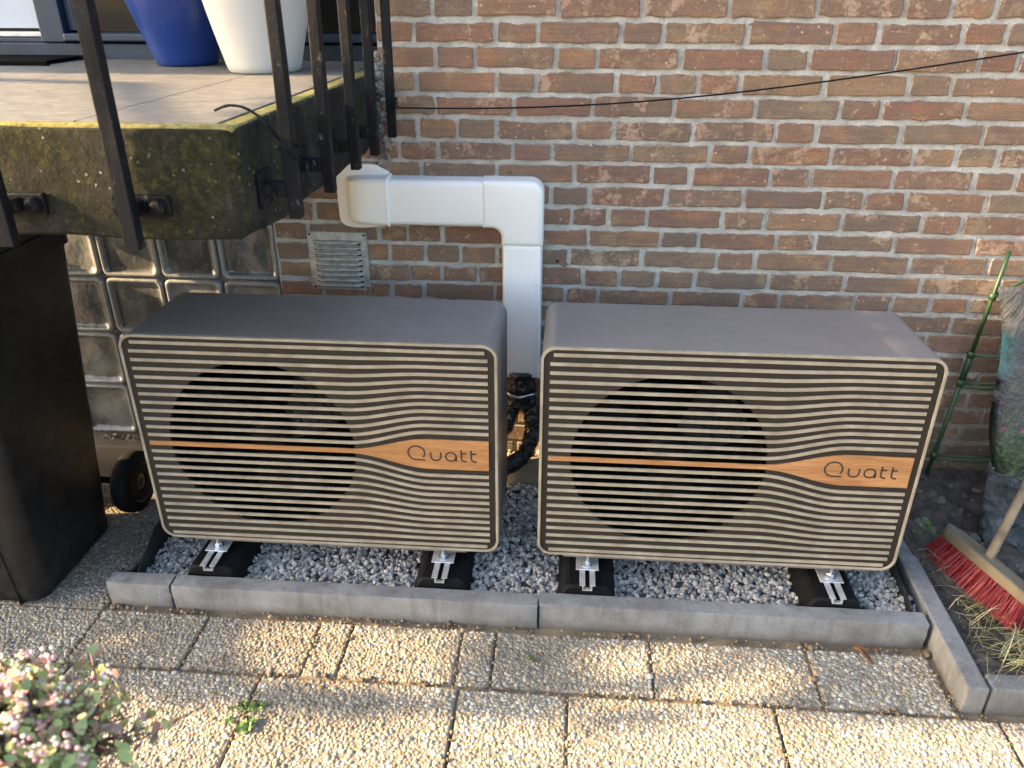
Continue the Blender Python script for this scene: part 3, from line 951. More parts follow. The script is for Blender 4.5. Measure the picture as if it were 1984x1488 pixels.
def duct_sec(dep, zi, b=.016, n=4):
    """cross-section in (y,z): flat back on wall, rounded front edges"""
    s = [(0.0, z0+zi)]
    for i in range(n+1):
        a = math.pi/2*i/n
        s.append((-dep+b-b*math.sin(a), z0+zi+b-b*math.cos(a)))
    for i in range(n+1):
        a = math.pi/2*i/n
        s.append((-dep+b-b*math.cos(a), z1-zi-b+b*math.sin(a)))
    s.append((0.0, z1-zi))
    return s
def loft(secs):
    V, F = [], []
    n = len(secs[0][1])
    for x, s in secs:
        V += [(x, y, z) for y, z in s]
    for i in range(len(secs)-1):
        for k in range(n-1):
            F.append((i*n+k, (i+1)*n+k, (i+1)*n+k+1, i*n+k+1))
    F.append(tuple(range(n-1, -1, -1))); F.append(tuple((len(secs)-1)*n+k for k in range(n)))
    return V, F
secs = [(-.226, duct_sec(.014, .010, .006)), (-.223, duct_sec(.030, .006, .012)), (-.212, duct_sec(.052, .003)), (-.195, duct_sec(.066, .001)), (-.172, duct_sec(.074, 0)), (-.148, duct_sec(.0765, -.001)), (-.092, duct_sec(.0775, -.0025))]
ob('end_elbow', smooth_by_angle(me(loft(secs)), 40), MPVC, du)
ob('collar', smooth_by_angle(me(loft([(-.0965, duct_sec(.0795, -.005)), (-.0905, duct_sec(.0800, -.0055)), (-.089, duct_sec(.079, -.004))])), 40), MPVC, du)
ob('straight_duct', smooth_by_angle(me(loft([(-.093, duct_sec(.074, .001)), (.188, duct_sec(.074, .001))])), 40), MPVC, du)
ob('corner_elbow', None) if False else None
el = [(.184, 1.0335), (.184, .8945)]
for i in range(7):
    a = R(90-90*i/6); el.append((.212+.028*math.cos(a), .8665+.028*math.sin(a)))
el += [(.2405, .843), (.3625, .843)]
for i in range(9):
    a = R(90*i/8); el.append((.3225+.040*math.cos(a), .9935+.040*math.sin(a)))
ob('corner_elbow', smooth_by_angle(me(prism(el, -.0775, 0, .016, 4)), 35), MPVC, du)
ob('vertical_duct', smooth_by_angle(me(prism([(.2425, .408), (.3605, .408), (.3605, .846), (.2425, .846)], -.074, 0, .014, 4)), 35), MPVC, du)

# ------------------------------------------------------------------ ventilation grille
vg = thing('vent_grille', (-.274, 0, .66), 'small square metal louvre vent grille on the brick wall', 'vent')
ob('plate', smooth_by_angle(me(prism(rr(-.368, -.180, .668, .856, .008, 4), -.008, .004, .004, 2)), 40), MGRILLE, vg)
for i in range(9):
    z = .826-.0172*i
    V, F = [], []
    n = 10
    x0_, x1_ = -.351, -.197
    for j in range(n+1):
        t = j/n; x = x0_+(x1_-x0_)*t
        e = min(1, min(t, 1-t)*14)
        d_ = .013*math.sqrt(max(.02, e))
        for y, zz in ((-.0075, .004), (-.0075-d_*.5, .0035), (-.0075-d_, -.003), (-.0075-d_*.95, -.0055), (-.0075, -.0045)):
            V.append((x, y, z+zz*(.4+.6*e)))
    for j in range(n):
        for q in range(4):
            F.append((j*5+q, j*5+q+1, j*5+q+6, j*5+q+5))
    F += [tuple(range(4, -1, -1)), tuple(n*5+q for q in range(5))]
    ob('slat', me((V, F), True), MGRILLE, vg)
    ob('slot', me(box(x0_+.004, x1_-.004, -.0086, -.0070, z-.0105, z-.0050, 0)), MBLACK, vg)
for x, z in ((-.359, .677), (-.189, .677), (-.359, .847), (-.189, .847)):
    nut = lathe([(.0001, .002), (.003, .002), (.0038, 0)], 10)
    ob('screw', me(([(v[0]+x, -v[2]-.008, v[1]+z) for v in nut[0]], nut[1]), True), MBAR, vg)

# ------------------------------------------------------------------ heat pump units
UW, UH, UD = .9415, .6155, .31
def smooth01(t):
    t = min(1, max(0, t)); return t*t*(3-2*t)
def zslat(k, u):
    kk = min(k, 24-k)
    zl = UH-.0206-.0240*kk
    zr = .5945-.0204*kk
    t = smooth01((u/UW-.595)/.215)
    z = zl+(zr-zl)*t
    return z if k < 12 else .612-z
FCX, FCZ, FR = .325, .303, .246

def unit(origin, label):
    X0, Y0, Z0 = origin
    T = lambda vf: ([(v[0]+X0, v[1]+Y0, v[2]+Z0) for v in vf[0]], vf[1])
    u = thing('heat_pump', origin, label, 'heat pump', 'outdoor heat pump units')
    # casing: open-front shell
    rings = []
    for y, ins in ((.0125, .001), (.0130, 0), (UD-.006, 0), (UD, .006)):
        rings.append([(x, y, z) for x, z in inset(rr(.001, UW-.001, .001, UH-.001, .036, 10), ins)])
    inner = [(x, .0125, z) for x, z in inset(rr(.001, UW-.001, .001, UH-.001, .036, 10), .006)]
    inner2 = [(x, .024, z) for x, z in inset(rr(.001, UW-.001, .001, UH-.001, .036, 10), .006)]
    rings = [inner2, inner]+rings
    n = len(inner)
    V = [p for r_ in rings for p in r_]; F = []
    for i in range(len(rings)-1):
        for k in range(n):
            k2 = (k+1) % n
            F.append((i*n+k, (i+1)*n+k, (i+1)*n+k2, i*n+k2))
    F.append(tuple((len(rings)-1)*n+k for k in range(n-1, -1, -1)))
    ob('casing', smooth_by_angle(me(T((V, F))), 35), MCASE, u)
    go = inset(rr(0, UW, 0, UH, .037, 10), .0035); gi = inset(rr(0, UW, 0, UH, .037, 10), .012)
    V = [(x, .0078, z) for x, z in gi]+[(x, .0078, z) for x, z in go]+[(x, .0135, z) for x, z in go]+[(x, .0135, z) for x, z in gi]
    F = [(i*n+k, i*n+(k+1) % n, (i+1)*n+(k+1) % n, (i+1)*n+k) for i in range(3) for k in range(n)]
    ob('gasket', me(T((V, F))), MBLACK, u)
    # front frame
    o_ = rr(0, UW, 0, UH, .037, 10); i_ = inset(o_, .0070)
    V = [(x, .008, z) for x, z in o_]+[(x, .0008, z) for x, z in o_]+[(x, 0, z) for x, z in inset(o_, .0008)]+[(x, 0, z) for x, z in inset(o_, .0064)]+[(x, .0008, z) for x, z in i_]+[(x, .0042, z) for x, z in i_]
    F = []
    for i in range(5):
        for k in range(n):
            k2 = (k+1) % n
            F.append((i*n+k, i*n+k2, (i+1)*n+k2, (i+1)*n+k))
    ob('front_frame', me(T((V, F))), MSLAT, u)
    # recessed panel with fan opening
    bm = bmesh.new()
    oo = inset(rr(0, UW, 0, UH, .037, 10), .006)
    vs = [bm.verts.new((x, .0038, z)) for x, z in oo]
    es = [bm.edges.new((vs[i], vs[(i+1) % len(vs)])) for i in range(len(vs))]
    N = 72
    cs = [bm.verts.new((FCX+FR*math.cos(2*math.pi*i/N), .0038, FCZ+FR*math.sin(2*math.pi*i/N))) for i in range(N)]
    es += [bm.edges.new((cs[i], cs[(i+1) % N])) for i in range(N)]
    bmesh.ops.triangle_fill(bm, edges=es, use_beauty=True, use_dissolve=False)
    ex = bmesh.ops.extrude_edge_only(bm, edges=[e for e in bm.edges if e.verts[0] in cs and e.verts[1] in cs])
    for g in ex['geom']:
        if isinstance(g, bmesh.types.BMVert): g.co.y += .012
    bmesh.ops.recalc_face_normals(bm, faces=bm.faces)
    ob('front_panel', me(T(bm_vf(bm))), MPANEL, u)
    # slats
    for k in range(25):
        if k == 12: continue
        ua, ub = .0225, UW-.0235
        if k in (0, 24): ua, ub = .030, UW-.031
        V, F = [], []
        us = [ua+(ub-ua)*i/6*.55*1.0 for i in range(5)]
        us = [ua, ua+.12, ua+.26, ua+.42]+[.5+(.80-.5)*i/18 for i in range(19)]+[.85, ub]
        us = sorted(set(round(x, 5) for x in us if ua <= x <= ub))
        h = .0043
        for q in us:
            z = zslat(k, q)
            V += [(q, .0042, z-h), (q, .0005, z-h), (q, .0002, z-h+.0003), (q, .0002, z+h-.0003), (q, .0005, z+h), (q, .0042, z+h)]
        for i in range(len(us)-1):
            for r_ in range(5):
                a = i*6+r_
                F.append((a, a+6, a+7, a+1))
        F += [(0, 1, 2, 3, 4, 5), tuple((len(us)-1)*6+r_ for r_ in (5, 4, 3, 2, 1, 0))]
        ob('slat', me(T((V, F))), MSLAT, u)
    # wood band
    ua, ub = .0225, UW-.0235
    us = [ua, .2, .4]+[.5+(.80-.5)*i/24 for i in range(25)]+[.86, ub]
    V, F = [], []
    for q in us:
        t = smooth01((q/UW-.595)/.215)
        h = .0064+(.0440-.0064)*t
        V += [(q, .0042, .306-h), (q, .0007, .306-h), (q, -.0002, .306-h+.0007), (q, -.0002, .306+h-.0007), (q, .0007, .306+h), (q, .0042, .306+h)]
    for i in range(len(us)-1):
        for r_ in range(5):
            a = i*6+r_
            F.append((a, a+6, a+7, a+1))
    F += [(0, 1, 2, 3, 4, 5), tuple((len(us)-1)*6+r_ for r_ in (5, 4, 3, 2, 1, 0))]
    wbnd = ob('wood_band', me(T((V, F))), MWOOD, u, label='orange-brown wood band that widens to the right with lettering')
    # lettering: Quatt
    def arc(cx, cz, rx, rz, a0, a1, n=18):
        return [(cx+rx*math.cos(R(a0+(a1-a0)*i/n)), cz+rz*math.sin(R(a0+(a1-a0)*i/n))) for i in range(n+1)]
    zb = .306-.017; xh = .0225
    L = []
    L.append(('Q', [arc(.7375, zb+.0205, .0215, .0205, -38, 270, 26)+[(.752, zb), (.7600, zb-.0008)]]))
    L.append(('u', [[(.7745, zb+xh+.002), (.7745, zb+.0125)]+arc(.7875, zb+.0125, .013, .0125, 180, 360, 14)+[(.8005, zb+xh+.002)]]))
    L.append(('a', [arc(.8265, zb+.0125, .0135, .0125, 0, 360, 24), [(.840, zb+.0125), (.840, zb-.001)]]))
    L.append(('t', [[(.8535, zb+xh+.011), (.8535, zb+.009)]+arc(.8625, zb+.009, .009, .009, 180, 270, 7)+[(.8665, zb)], [(.8535, zb+xh+.0005), (.8660, zb+xh+.0005)]]))
    L.append(('t', [[(.8790, zb+xh+.011), (.8790, zb+.009)]+arc(.8880, zb+.009, .009, .009, 180, 270, 7)+[(.8925, zb)], [(.8790, zb+xh+.0005), (.8920, zb+xh+.0005)]]))
    for nm, strokes in L:
        parts = []
        for st in strokes:
            V, F = [], []
            hw = .0021
            for i, (x, z) in enumerate(st):
                p0, p1 = Vector(st[max(i-1, 0)]), Vector(st[min(i+1, len(st)-1)])
                d = (p1-p0).normalized(); nx, nz = -d.y*hw, d.x*hw
                V += [(x+nx, -.0008, z+nz), (x-nx, -.0008, z-nz), (x+nx, .001, z+nz), (x-nx, .001, z-nz)]
            for i in range(len(st)-1):
                a = i*4
                F += [(a, a+1, a+5, a+4), (a, a+4, a+6, a+2), (a+1, a+3, a+7, a+5)]
            e = (len(st)-1)*4
            F += [(0, 2, 3, 1), (e, e+1, e+3, e+2)]
            parts.append((V, F))
        vf = join(parts)
        # shift text left a little to sit as on the panel
        vf = ([(v[0]-.006, v[1], v[2]) for v in vf[0]], vf[1])
        ob('letter', me(T(vf)), MLETTER, wbnd, label='dark letter '+nm)
    # fan
    vf = lathe([(FR-.002, .0), (FR-.002, -.14), (.06, -.15), (.0001, -.15)], 48)
    ob('fan_housing', me(T(([(v[0]+FCX, -v[2]+.02, v[1]+FCZ) for v in vf[0]], vf[1])), True), MBLACK, u)
    parts = []
    for rad in (.05, .09, .13, .17, .21, .239):
        pth = [(FCX+rad*math.cos(2*math.pi*i/48), .030-.012*(1-(rad/.24)**2), FCZ+rad*math.sin(2*math.pi*i/48)) for i in range(49)]
        parts.append(tube(pth, .0016 if rad < .23 else .003, 5, False))
    for i in range(-11, 12):
        q = i*.0205
        hh = math.sqrt(max(0, .235**2-q*q))
        parts.append(tube([(FCX+q, .038, FCZ-hh), (FCX+q, .038, FCZ+hh)], .0008, 4, False))
        parts.append(tube([(FCX-hh, .039, FCZ+q), (FCX+hh, .039, FCZ+q)], .0008, 4, False))
    ob('fan_guard', me(T(join(parts)), True), MBLACK, u)
    V, F = [], []
    for b_ in range(3):
        a0 = b_*2*math.pi/3+.5
        n0 = len(V)
        for i in range(7):
            rd = .05+.17*i/6
            for j in range(6):
                a = a0+(j/5-.5)*(1.1-.25*i/6)+.25*i/6
                V.append((FCX+rd*math.cos(a), .085+.045*(j/5-.5), FCZ+rd*math.sin(a)))
        for i in range(6):
            for j in range(5):
                a = n0+i*6+j
                F.append((a, a+1, a+7, a+6))
    hub = lathe([(.0001, .05), (.04, .048), (.055, .035), (.058, -.02)], 24)
    hubt = ([(v[0]+FCX, .09-v[2], v[1]+FCZ) for v in hub[0]], hub[1])
    ob('fan', me(T(join([(V, F), hubt])), True), m_plain('fan_plastic', (.004, .004, .005), .45, spec=.2), u)
    ob('bracket', me(T(join([box(.07, .85, .03, .07, -.030, .003, .003), box(.07, .85, .24, .28, -.030, .003, .003)]))), MCASE, u)
    return u
unit((-.6630, -.6240, .1494), 'left heat pump with wavy slatted front, beside the black wheelie bin')
unit((.3833, -.6195, .1494), 'right heat pump with wavy slatted front, nearest the red broom')

# ------------------------------------------------------------------ rubber feet
def foot(x, label):
    f = thing('rubber_foot', (x, -.45, .02), label, 'mounting foot', 'rubber feet under the heat pumps')
    def sec(hw, zt):
        return [(-hw, .0), (-hw+.012, .045), (-hw+.03, zt-.006), (-hw+.04, zt), (hw-.04, zt), (hw-.03, zt-.006), (hw-.012, .045), (hw, .0)]
    V, F = [], []
    ys = [-.692, -.686, -.60, -.45, -.30, -.23]
    for i, y in enumerate(ys):
        for px_, z in sec(.088 if 0 < i else .084, .090 if 0 < i else .085): V.append((x+px_, y+.014, z+.004))
    for i in range(len(ys)-1):
        for k in range(7):
            F.append((i*8+k, (i+1)*8+k, (i+1)*8+k+1, i*8+k+1))
    F += [tuple(range(8)), tuple((len(ys)-1)*8+k for k in range(7, -1, -1))]
    ob('rubber_block', smooth_by_angle(me((V, F)), 30), MRUB, f)
    prof = [(-.013, .088), (.013, .088), (.013, .104), (.021, .104), (.021, .1065), (.006, .1065), (.006, .103), (.0105, .103), (.0105, .0905), (-.0105, .0905), (-.0105, .103), (-.006, .103), (-.006, .1065), (-.021, .1065), (-.021, .104), (-.013, .104)]
    V = [(x+a, -.687, z) for a, z in prof]+[(x+a, -.24, z) for a, z in prof]
    n = len(prof)
    F = [(k, (k+1) % n, n+(k+1) % n, n+k) for k in range(n)]+[tuple(range(n-1, -1, -1)), tuple(range(n, 2*n))]
    ob('rail', me((V, F)), MALU, f)
    by = -.606
    ob('plate', me(box(x-.031, x+.031, by-.022, by+.05, .1072, .1105, .001, 1)), MALU, f)
    lf = lathe([(.0001, .044), (.0045, .044), (.0054, .041), (.0054, 0)], 14, (x, by, .110))
    ob('bolt', me(lf, True), MZINC, f)
    ob('washer', me(lathe([(.005, .002), (.0145, .002), (.0145, 0)], 20, (x, by, .1106)), False), MZINC, f)
    ob('nut', me(lathe([(.005, .010), (.0095, .010), (.0108, .008), (.0108, 0)], 6, (x, by, .1126))), MZINC, f)
for x, l in ((-.520, 'black rubber foot under the left end of the left heat pump'), (.123, 'black rubber foot under the right end of the left heat pump'),
             (.521, 'black rubber foot under the left end of the right heat pump'), (1.172, 'black rubber foot under the right end of the right heat pump')):
    foot(x, l)

# ------------------------------------------------------------------ wrapped pipes under the duct
pp = thing('wrapped_pipes', (.30, -.07, .1), 'bundle of pipes wrapped in shiny black tape below the duct', 'pipes')
def hose(path, r_, seed):
    pts = []
    P = [Vector(p) for p in path]
    for i in range(len(P)-1):
        a, b = P[max(i-1, 0)], P[i]; c, d = P[i+1], P[min(i+2, len(P)-1)]
        for j in range(8):
            t = j/8
            pts.append(.5*((2*b)+(c-a)*t+(2*a-5*b+4*c-d)*t*t+(3*b-a-3*c+d)*t**3))
    pts.append(P[-1])
    rs = random.Random(seed)
    return tube(pts, [r_*(1+rs.uniform(-.12, .12)) for _ in pts], 14)
ob('pipe', me(hose([(.300, -.042, .43), (.300, -.042, .36), (.302, -.044, .30)], .046, 1), True), MHOSE, pp)
ob('pipe', me(hose([(.285, -.05, .34), (.272, -.06, .29), (.248, -.09, .235), (.20, -.15, .19), (.12, -.25, .20)], .026, 2), True), MHOSE, pp)
ob('pipe', me(hose([(.320, -.05, .34), (.336, -.06, .28), (.340, -.08, .215), (.318, -.115, .155), (.262, -.16, .13), (.18, -.24, .135)], .027, 3), True), MHOSE, pp)
ob('clamp', me(tube([(.300+.050*math.cos(a*math.pi/12), -.043+.048*math.sin(a*math.pi/12), .352+.003*math.sin(a)) for a in range(25)], .004, 6, False), True), MZINC, pp)

# ------------------------------------------------------------------ kerbs
def kerb(outl, y0, y1, label, rot=0, **kw):
    V, F = prism(outl, y0, y1, .004, 2)
    bm = bmesh.new(); m = me((V, F)); bm.from_mesh(m)
    bmesh.ops.triangulate(bm, faces=[f for f in bm.faces if len(f.verts) > 4])
    for v in bm.verts:
        v.co += Vector((random.gauss(0, .0003), random.gauss(0, .0004), random.gauss(0, .0004)))
    bm.to_mesh(m); bm.free()
    return ob('kerb_stone', smooth_by_angle(m, 30), MK, label=label, category='kerb', group='concrete kerb stones')
def kout(x0, x1, zt, jag0=0, jag1=0, b=.003):
    p = []
    nn = 14
    for i in range(nn+1): p.append((x0+(x1-x0)*i/nn, -.07))
    for i in range(1, 8): p.append((x1+random.uniform(-1, 1)*jag1, -.07+(zt+.07)*i/8))
    for i in range(nn+1): p.append((x1-(x1-x0)*i/nn, zt+random.gauss(0, .0004)))
    for i in range(1, 8): p.append((x0+random.uniform(-1, 1)*jag0, zt-(zt+.07)*i/8))
    return p
KZ = .0725
kerb(kout(-.790, -.6125, KZ-.001, .001, .0025), -.7375, -.690, 'short cut kerb stone at the left end of the front kerb row')
kerb(kout(-.606, .3905, KZ, .0025, .0008), -.7385, -.691, 'long grey kerb stone in front of the left heat pump')
kerb(kout(.3945, 1.3935, KZ+.0005, .0008, .001), -.7325, -.685, 'long grey kerb stone in front of the right heat pump')
def kerb_y(x0, x1, y0, y1, zt, label, yaw=0):
    V, F = box(x0, x1, y0, y1, -.07, zt, .005, 2)
    c, s = math.cos(yaw), math.sin(yaw)
    V = [(x0+(v[0]-x0)*c-(v[1]-y0)*s, y0+(v[0]-x0)*s+(v[1]-y0)*c, v[2]) for v in V]
    return ob('kerb_stone', me((V, F)), MK, label=label, category='kerb', group='concrete kerb stones')
kerb_y(1.401, 1.452, -.934, -.02, KZ+.001, 'grey kerb stone running from the pavement back towards the wall', R(-1.6))
kerb_y(1.460, 2.46, -.932, -.882, KZ+.0, 'kerb stone at the right edge in front of the soil bed', R(.8))

# ------------------------------------------------------------------ gravel bed
n1 = 20000
gx = rng.uniform(-.735, 1.40, n1); gy = rng.uniform(-.688, -.128, n1)
ok = ~((gy > -.30) & ((gx < .22) | ((gx > .46))) & (rng.random(n1) < .55))
gx, gy = gx[ok], gy[ok]
gz = .022+.018*rng.random(len(gx))+.010*fbm(gx, gy, 5, 3, 70)
vis = (gy < -.55) | ((gx > .2) & (gx < .46))
S = rng.uniform(.0036, .0098, (len(gx), 1))*rng.uniform(.6, 1.2, (len(gx), 3))
ico_j = ICOV*(1+.22*np.random.default_rng(5).normal(size=(len(ICOV), 1)))
cc = np.array([(.245, .240, .235), (.31, .305, .295), (.19, .187, .185), (.37, .36, .345), (.28, .265, .24)])[rng.choice(5, len(gx), p=[.35, .28, .2, .1, .07])]
V, F, C = scatter(ico_j, ICOF, np.stack([gx, gy, gz], 1), S, rand_rot(len(gx)), cc*np.array((1.64, 1.58, 1.48))*rng.uniform(.85, 1.12, (len(gx), 1)))
ob('gravel', mesh_np(V, F, C, False), MGRV, kind='stuff', label='blue-grey crushed stone inside the kerb frame', category='gravel')
ob('gravel_base', mesh_np(*grid(np.linspace(-.74, 1.42, 30), np.linspace(-.69, -.125, 10), lambda X, Y: X*0+.024), smooth=False), MGRVB, kind='structure')

# weed membrane standing up at both ends
def strip(pts, z0_, z1_, th=.002):
    V, F = [], []
    for i, (x, y) in enumerate(pts):
        a, b = Vector(pts[max(i-1, 0)]), Vector(pts[min(i+1, len(pts)-1)])
        d = (b-a).normalized(); nx, ny = -d.y*th, d.x*th
        zt = z1_[i] if hasattr(z1_, '__len__') else z1_
        V += [(x, y, z0_), (x, y, zt), (x+nx, y+ny, zt), (x+nx, y+ny, z0_)]
    for i in range(len(pts)-1):
        for k in range(4):
            F.append((4*i+k, 4*i+(k+1) % 4, 4*i+4+(k+1) % 4, 4*i+4+k))
    e = 4*(len(pts)-1)
    F += [(3, 2, 1, 0), (e, e+1, e+2, e+3)]
    return V, F
ml = thing('weed_membrane', (-.74, -.5, 0), 'black weed membrane standing up beside the left end of the gravel', 'membrane')
ob('sheet', me(strip([(-.722, -.688), (-.730, -.62), (-.735, -.55), (-.732, -.45), (-.738, -.3), (-.735, -.14)], -.02, [.078, .092, .118, .125, .11, .10])), MMEM, ml)
V, F = [], []
fp = [(-.733, -.655), (-.745, -.680), (-.765, -.688), (-.790, -.680), (-.806, -.655), (-.812, -.620)]
for i, (x, y) in enumerate(fp):
    for j in range(5):
        t = j/4
        cx_, cy_ = -.765, -.640
        V.append((cx_+(x-cx_)*(.62+.42*t), cy_+(y-cy_)*(.55+.45*t), .002+(.072-.010*i*(i > 3))*t))
for i in range(5):
    for j in range(4):
        q = i*5+j; F.append((q, q+1, q+6, q+5))
mm_ = me((V, F), True)
o = ob('flap', mm_, MMEM, ml); md = o.modifiers.new('s', 'SOLIDIFY'); md.thickness = .002
mr = thing('weed_membrane', (1.385, -.5, 0), 'black weed membrane between gravel and the right side kerb', 'membrane')
ob('sheet', me(strip([(1.372, -.684), (1.380, -.62), (1.384, -.55), (1.392, -.45), (1.395, -.3), (1.40, -.14)], -.02, [.060, .072, .07, .08, .075, .07])), MMEM, mr)

# ------------------------------------------------------------------ wheelie bin
bn = thing('wheelie_bin', (-1.2, -.55, 0), 'black wheelie bin standing at the left under the terrace', 'wheelie bin')
def bin_body(levels):
    V, F = [], []
    for z, x0, x1, y0, y1, r_ in levels:
        V += [(x, y, z) for x, y in rr(x0, x1, y0, y1, r_, 7)]
    n = 32
    for i in range(len(levels)-1):
        for k in range(n):
            k2 = (k+1) % n
            F.append((i*n+k, i*n+k2, (i+1)*n+k2, (i+1)*n+k))
    F.append(tuple(range(n-1, -1, -1))); F.append(tuple((len(levels)-1)*n+k for k in range(n)))
    return V, F
lv = []
for i in range(13):
    t = i/12; z = .012+.92*t
    lv.append((z, -1.43-.05*t, -.968+.095*t, -.762-.085*t, -.395+.005*t, .045))
lv.insert(0, (.0, -1.42, -.980, -.750, -.405, .05))
bb = ob('body', smooth_by_angle(me(bin_body(lv)), 40), MBIN, bn)
ob('rim', smooth_by_angle(me(bin_body([(.925, -1.495, -.872, -.862, -.385, .05), (.93, -1.503, -.864, -.870, -.378, .055), (.975, -1.503, -.864, -.870, -.378, .055), (.98, -1.498, -.869, -.865, -.383, .05)])), 40), MBIN, bn)
ob('lid', smooth_by_angle(me(bin_body([(.981, -1.51, -.862, -.88, -.375, .06), (1.0, -1.51, -.862, -.88, -.375, .06), (1.045, -1.46, -.91, -.80, -.41, .08), (1.055, -1.42, -1.0, -.74, -.40, .08)])), 40), MBIN, bn)
for x in (-1.10, -1.30):
    ob('rib', me(sqbar((x-.02, -.765, .02), (x, -.845, .90), .014, .012)), MBIN, bn)
ob('rib', me(tube([(-1.035, -.759, .0), (-1.022, -.80, .46), (-1.010, -.842, .90)], .006, 6), True), MBIN, bn)
for sx, xa in ((1, -.962), (-1, -1.50)):
    xb = xa+.058
    prof = [(.030, .002), (.062, .002), (.066, -.004), (.070, .001), (.090, .003), (.098, .010), (.1005, .022), (.1005, .036), (.098, .048), (.090, .056), (.070, .057), (.03, .054)]
    wh = lathe(prof, 40)
    side = lambda q: xb-q if sx > 0 else xa+q
    o = ob('wheel', smooth_by_angle(me(([(side(v[2]), v[0]-.296, v[1]+.101) for v in wh[0]], wh[1])), 40), MRUB, bn)
    rim_ = lathe([(.0001, .012), (.012, .010), (.014, .004), (.03, .008), (.058, .006), (.064, .000), (.066, .002)], 32)
    ob('rim', smooth_by_angle(me(([(side(v[2]-.001), v[0]-.296, v[1]+.101) for v in rim_[0]], rim_[1])), 40), m_plain('wheel_rim', (.022, .020, .019), .4), o)
ob('axle', me(tube([(-1.5, -.296, .101), (-.92, -.296, .101)], .011, 10), True), MBAR, bn)
# unseen added cabinet further left, against the house (to shade the lower window)
b2 = thing('added_blocker', (-2.2, -.15, 0), 'added unseen cabinet against the house, left of the picture', 'blocker')
ob('body', me(box(-2.5, -1.95, -.28, -.02, 0, 1.0, .01)), MBIN, b2)
ob('lid', me(box(-2.52, -1.935, -.30, -.01, 1.002, 1.04, .01)), MBIN, b2)
ob('door', me(box(-2.46, -1.99, -.295, -.282, .06, .94, .004)), MBIN, b2)

# ------------------------------------------------------------------ soil bed, right
def soil_z(X, Y):
    base = .045+.055*np.clip((Y+.75)/.75, 0, 1)
    return base+.030*fbm(X, Y, 7, 5, 90, .55)+.016*np.clip(fbm(X, Y, 16, 2, 96), 0, 1)
ob('soil_bed', mesh_np(*grid(np.linspace(1.455, 2.45, 150), np.linspace(-.888, .0, 130), soil_z)), MSOIL, kind='structure')
n = 420
P = np.stack([rng.uniform(1.47, 2.3, n), rng.uniform(-.85, -.02, n), np.zeros(n)], 1)
P[:, 2] = soil_z(P[:, 0], P[:, 1])
s0 = rng.gamma(2., .003, n)+.002
s0[:18] = rng.uniform(.014, .026, 18); P[:18, 1] = rng.uniform(-.32, -.06, 18); P[:18, 0] = rng.uniform(1.5, 1.9, 18); P[:18, 2] = soil_z(P[:18, 0], P[:18, 1])-.006
S = s0[:, None]*rng.uniform(.6, 1.15, (n, 3))
V, F, C = scatter(ico_j, ICOF, P, S, rand_rot(n), np.array((.11, .093, .078))*rng.uniform(.5, 1.6, (n, 1)))
ob('soil_clods', mesh_np(V, F, C, False), m_vcol('clod', 1., 1., 60, .6), kind='stuff', label='lumps of dark soil in the bed at right', category='soil')

# dry grass
def blades(n, fx, fy, zf, l0, l1, w0, palette, up=.25, seed=3, droop=True):
    rs = np.random.default_rng(seed)
    V, F, C = [], [], []
    for i in range(n):
        x, y = fx(rs), fy(rs)
        z = zf(x, y)
        a = rs.uniform(0, 2*math.pi) if rs.random() < .35 else rs.normal(-.15, .5)+(math.pi if rs.random() < .5 else 0)
        L = rs.uniform(l0, l1); k_ = rs.normal(0, 1.0); hgt = abs(rs.normal(0, up))*L
        c = palette[rs.integers(len(palette))]*rs.uniform(.7, 1.2)
        n0 = len(V); sx, sy = x, y
        for j in range(6):
            t = j/5
            aa = a+k_*t*.5
            sx_, sy_ = x+math.cos(aa)*L*t, y+math.sin(aa)*L*t
            zz = z+.004+hgt*math.sin(math.pi*min(1, t*1.05))
            wx, wy = -math.sin(aa)*w0*(1-.8*t), math.cos(aa)*w0*(1-.8*t)
            V += [(sx_-wx, sy_-wy, zz), (sx_+wx, sy_+wy, zz+w0*.6)]
            C += [c, c]
        for j in range(5):
            q = n0+2*j; F.append((q, q+1, q+3, q+2))
    return np.array(V), np.array(F), np.array(C)
pal = np.array([(.34, .30, .15), (.26, .25, .10), (.40, .34, .20), (.20, .22, .07), (.30, .23, .12)])
zf1 = lambda x, y: float(soil_z(np.array([x]), np.array([y]))[0])
V, F, C = blades(420, lambda r: r.uniform(1.50, 1.95), lambda r: r.uniform(-.87, -.60), zf1, .05, .16, .0011, pal, .22, 3)
V2, F2, C2 = blades(150, lambda r: r.uniform(1.47, 1.66), lambda r: r.uniform(-.70, -.42), zf1, .04, .12, .0010, pal*.8, .15, 4)
ob('dry_grass', mesh_np(np.concatenate([V, V2]), np.concatenate([F, F2+len(V)]), np.concatenate([C, C2])), MSTRAW, kind='stuff', label='straw-coloured dry grass lying on the soil by the broom', category='grass')

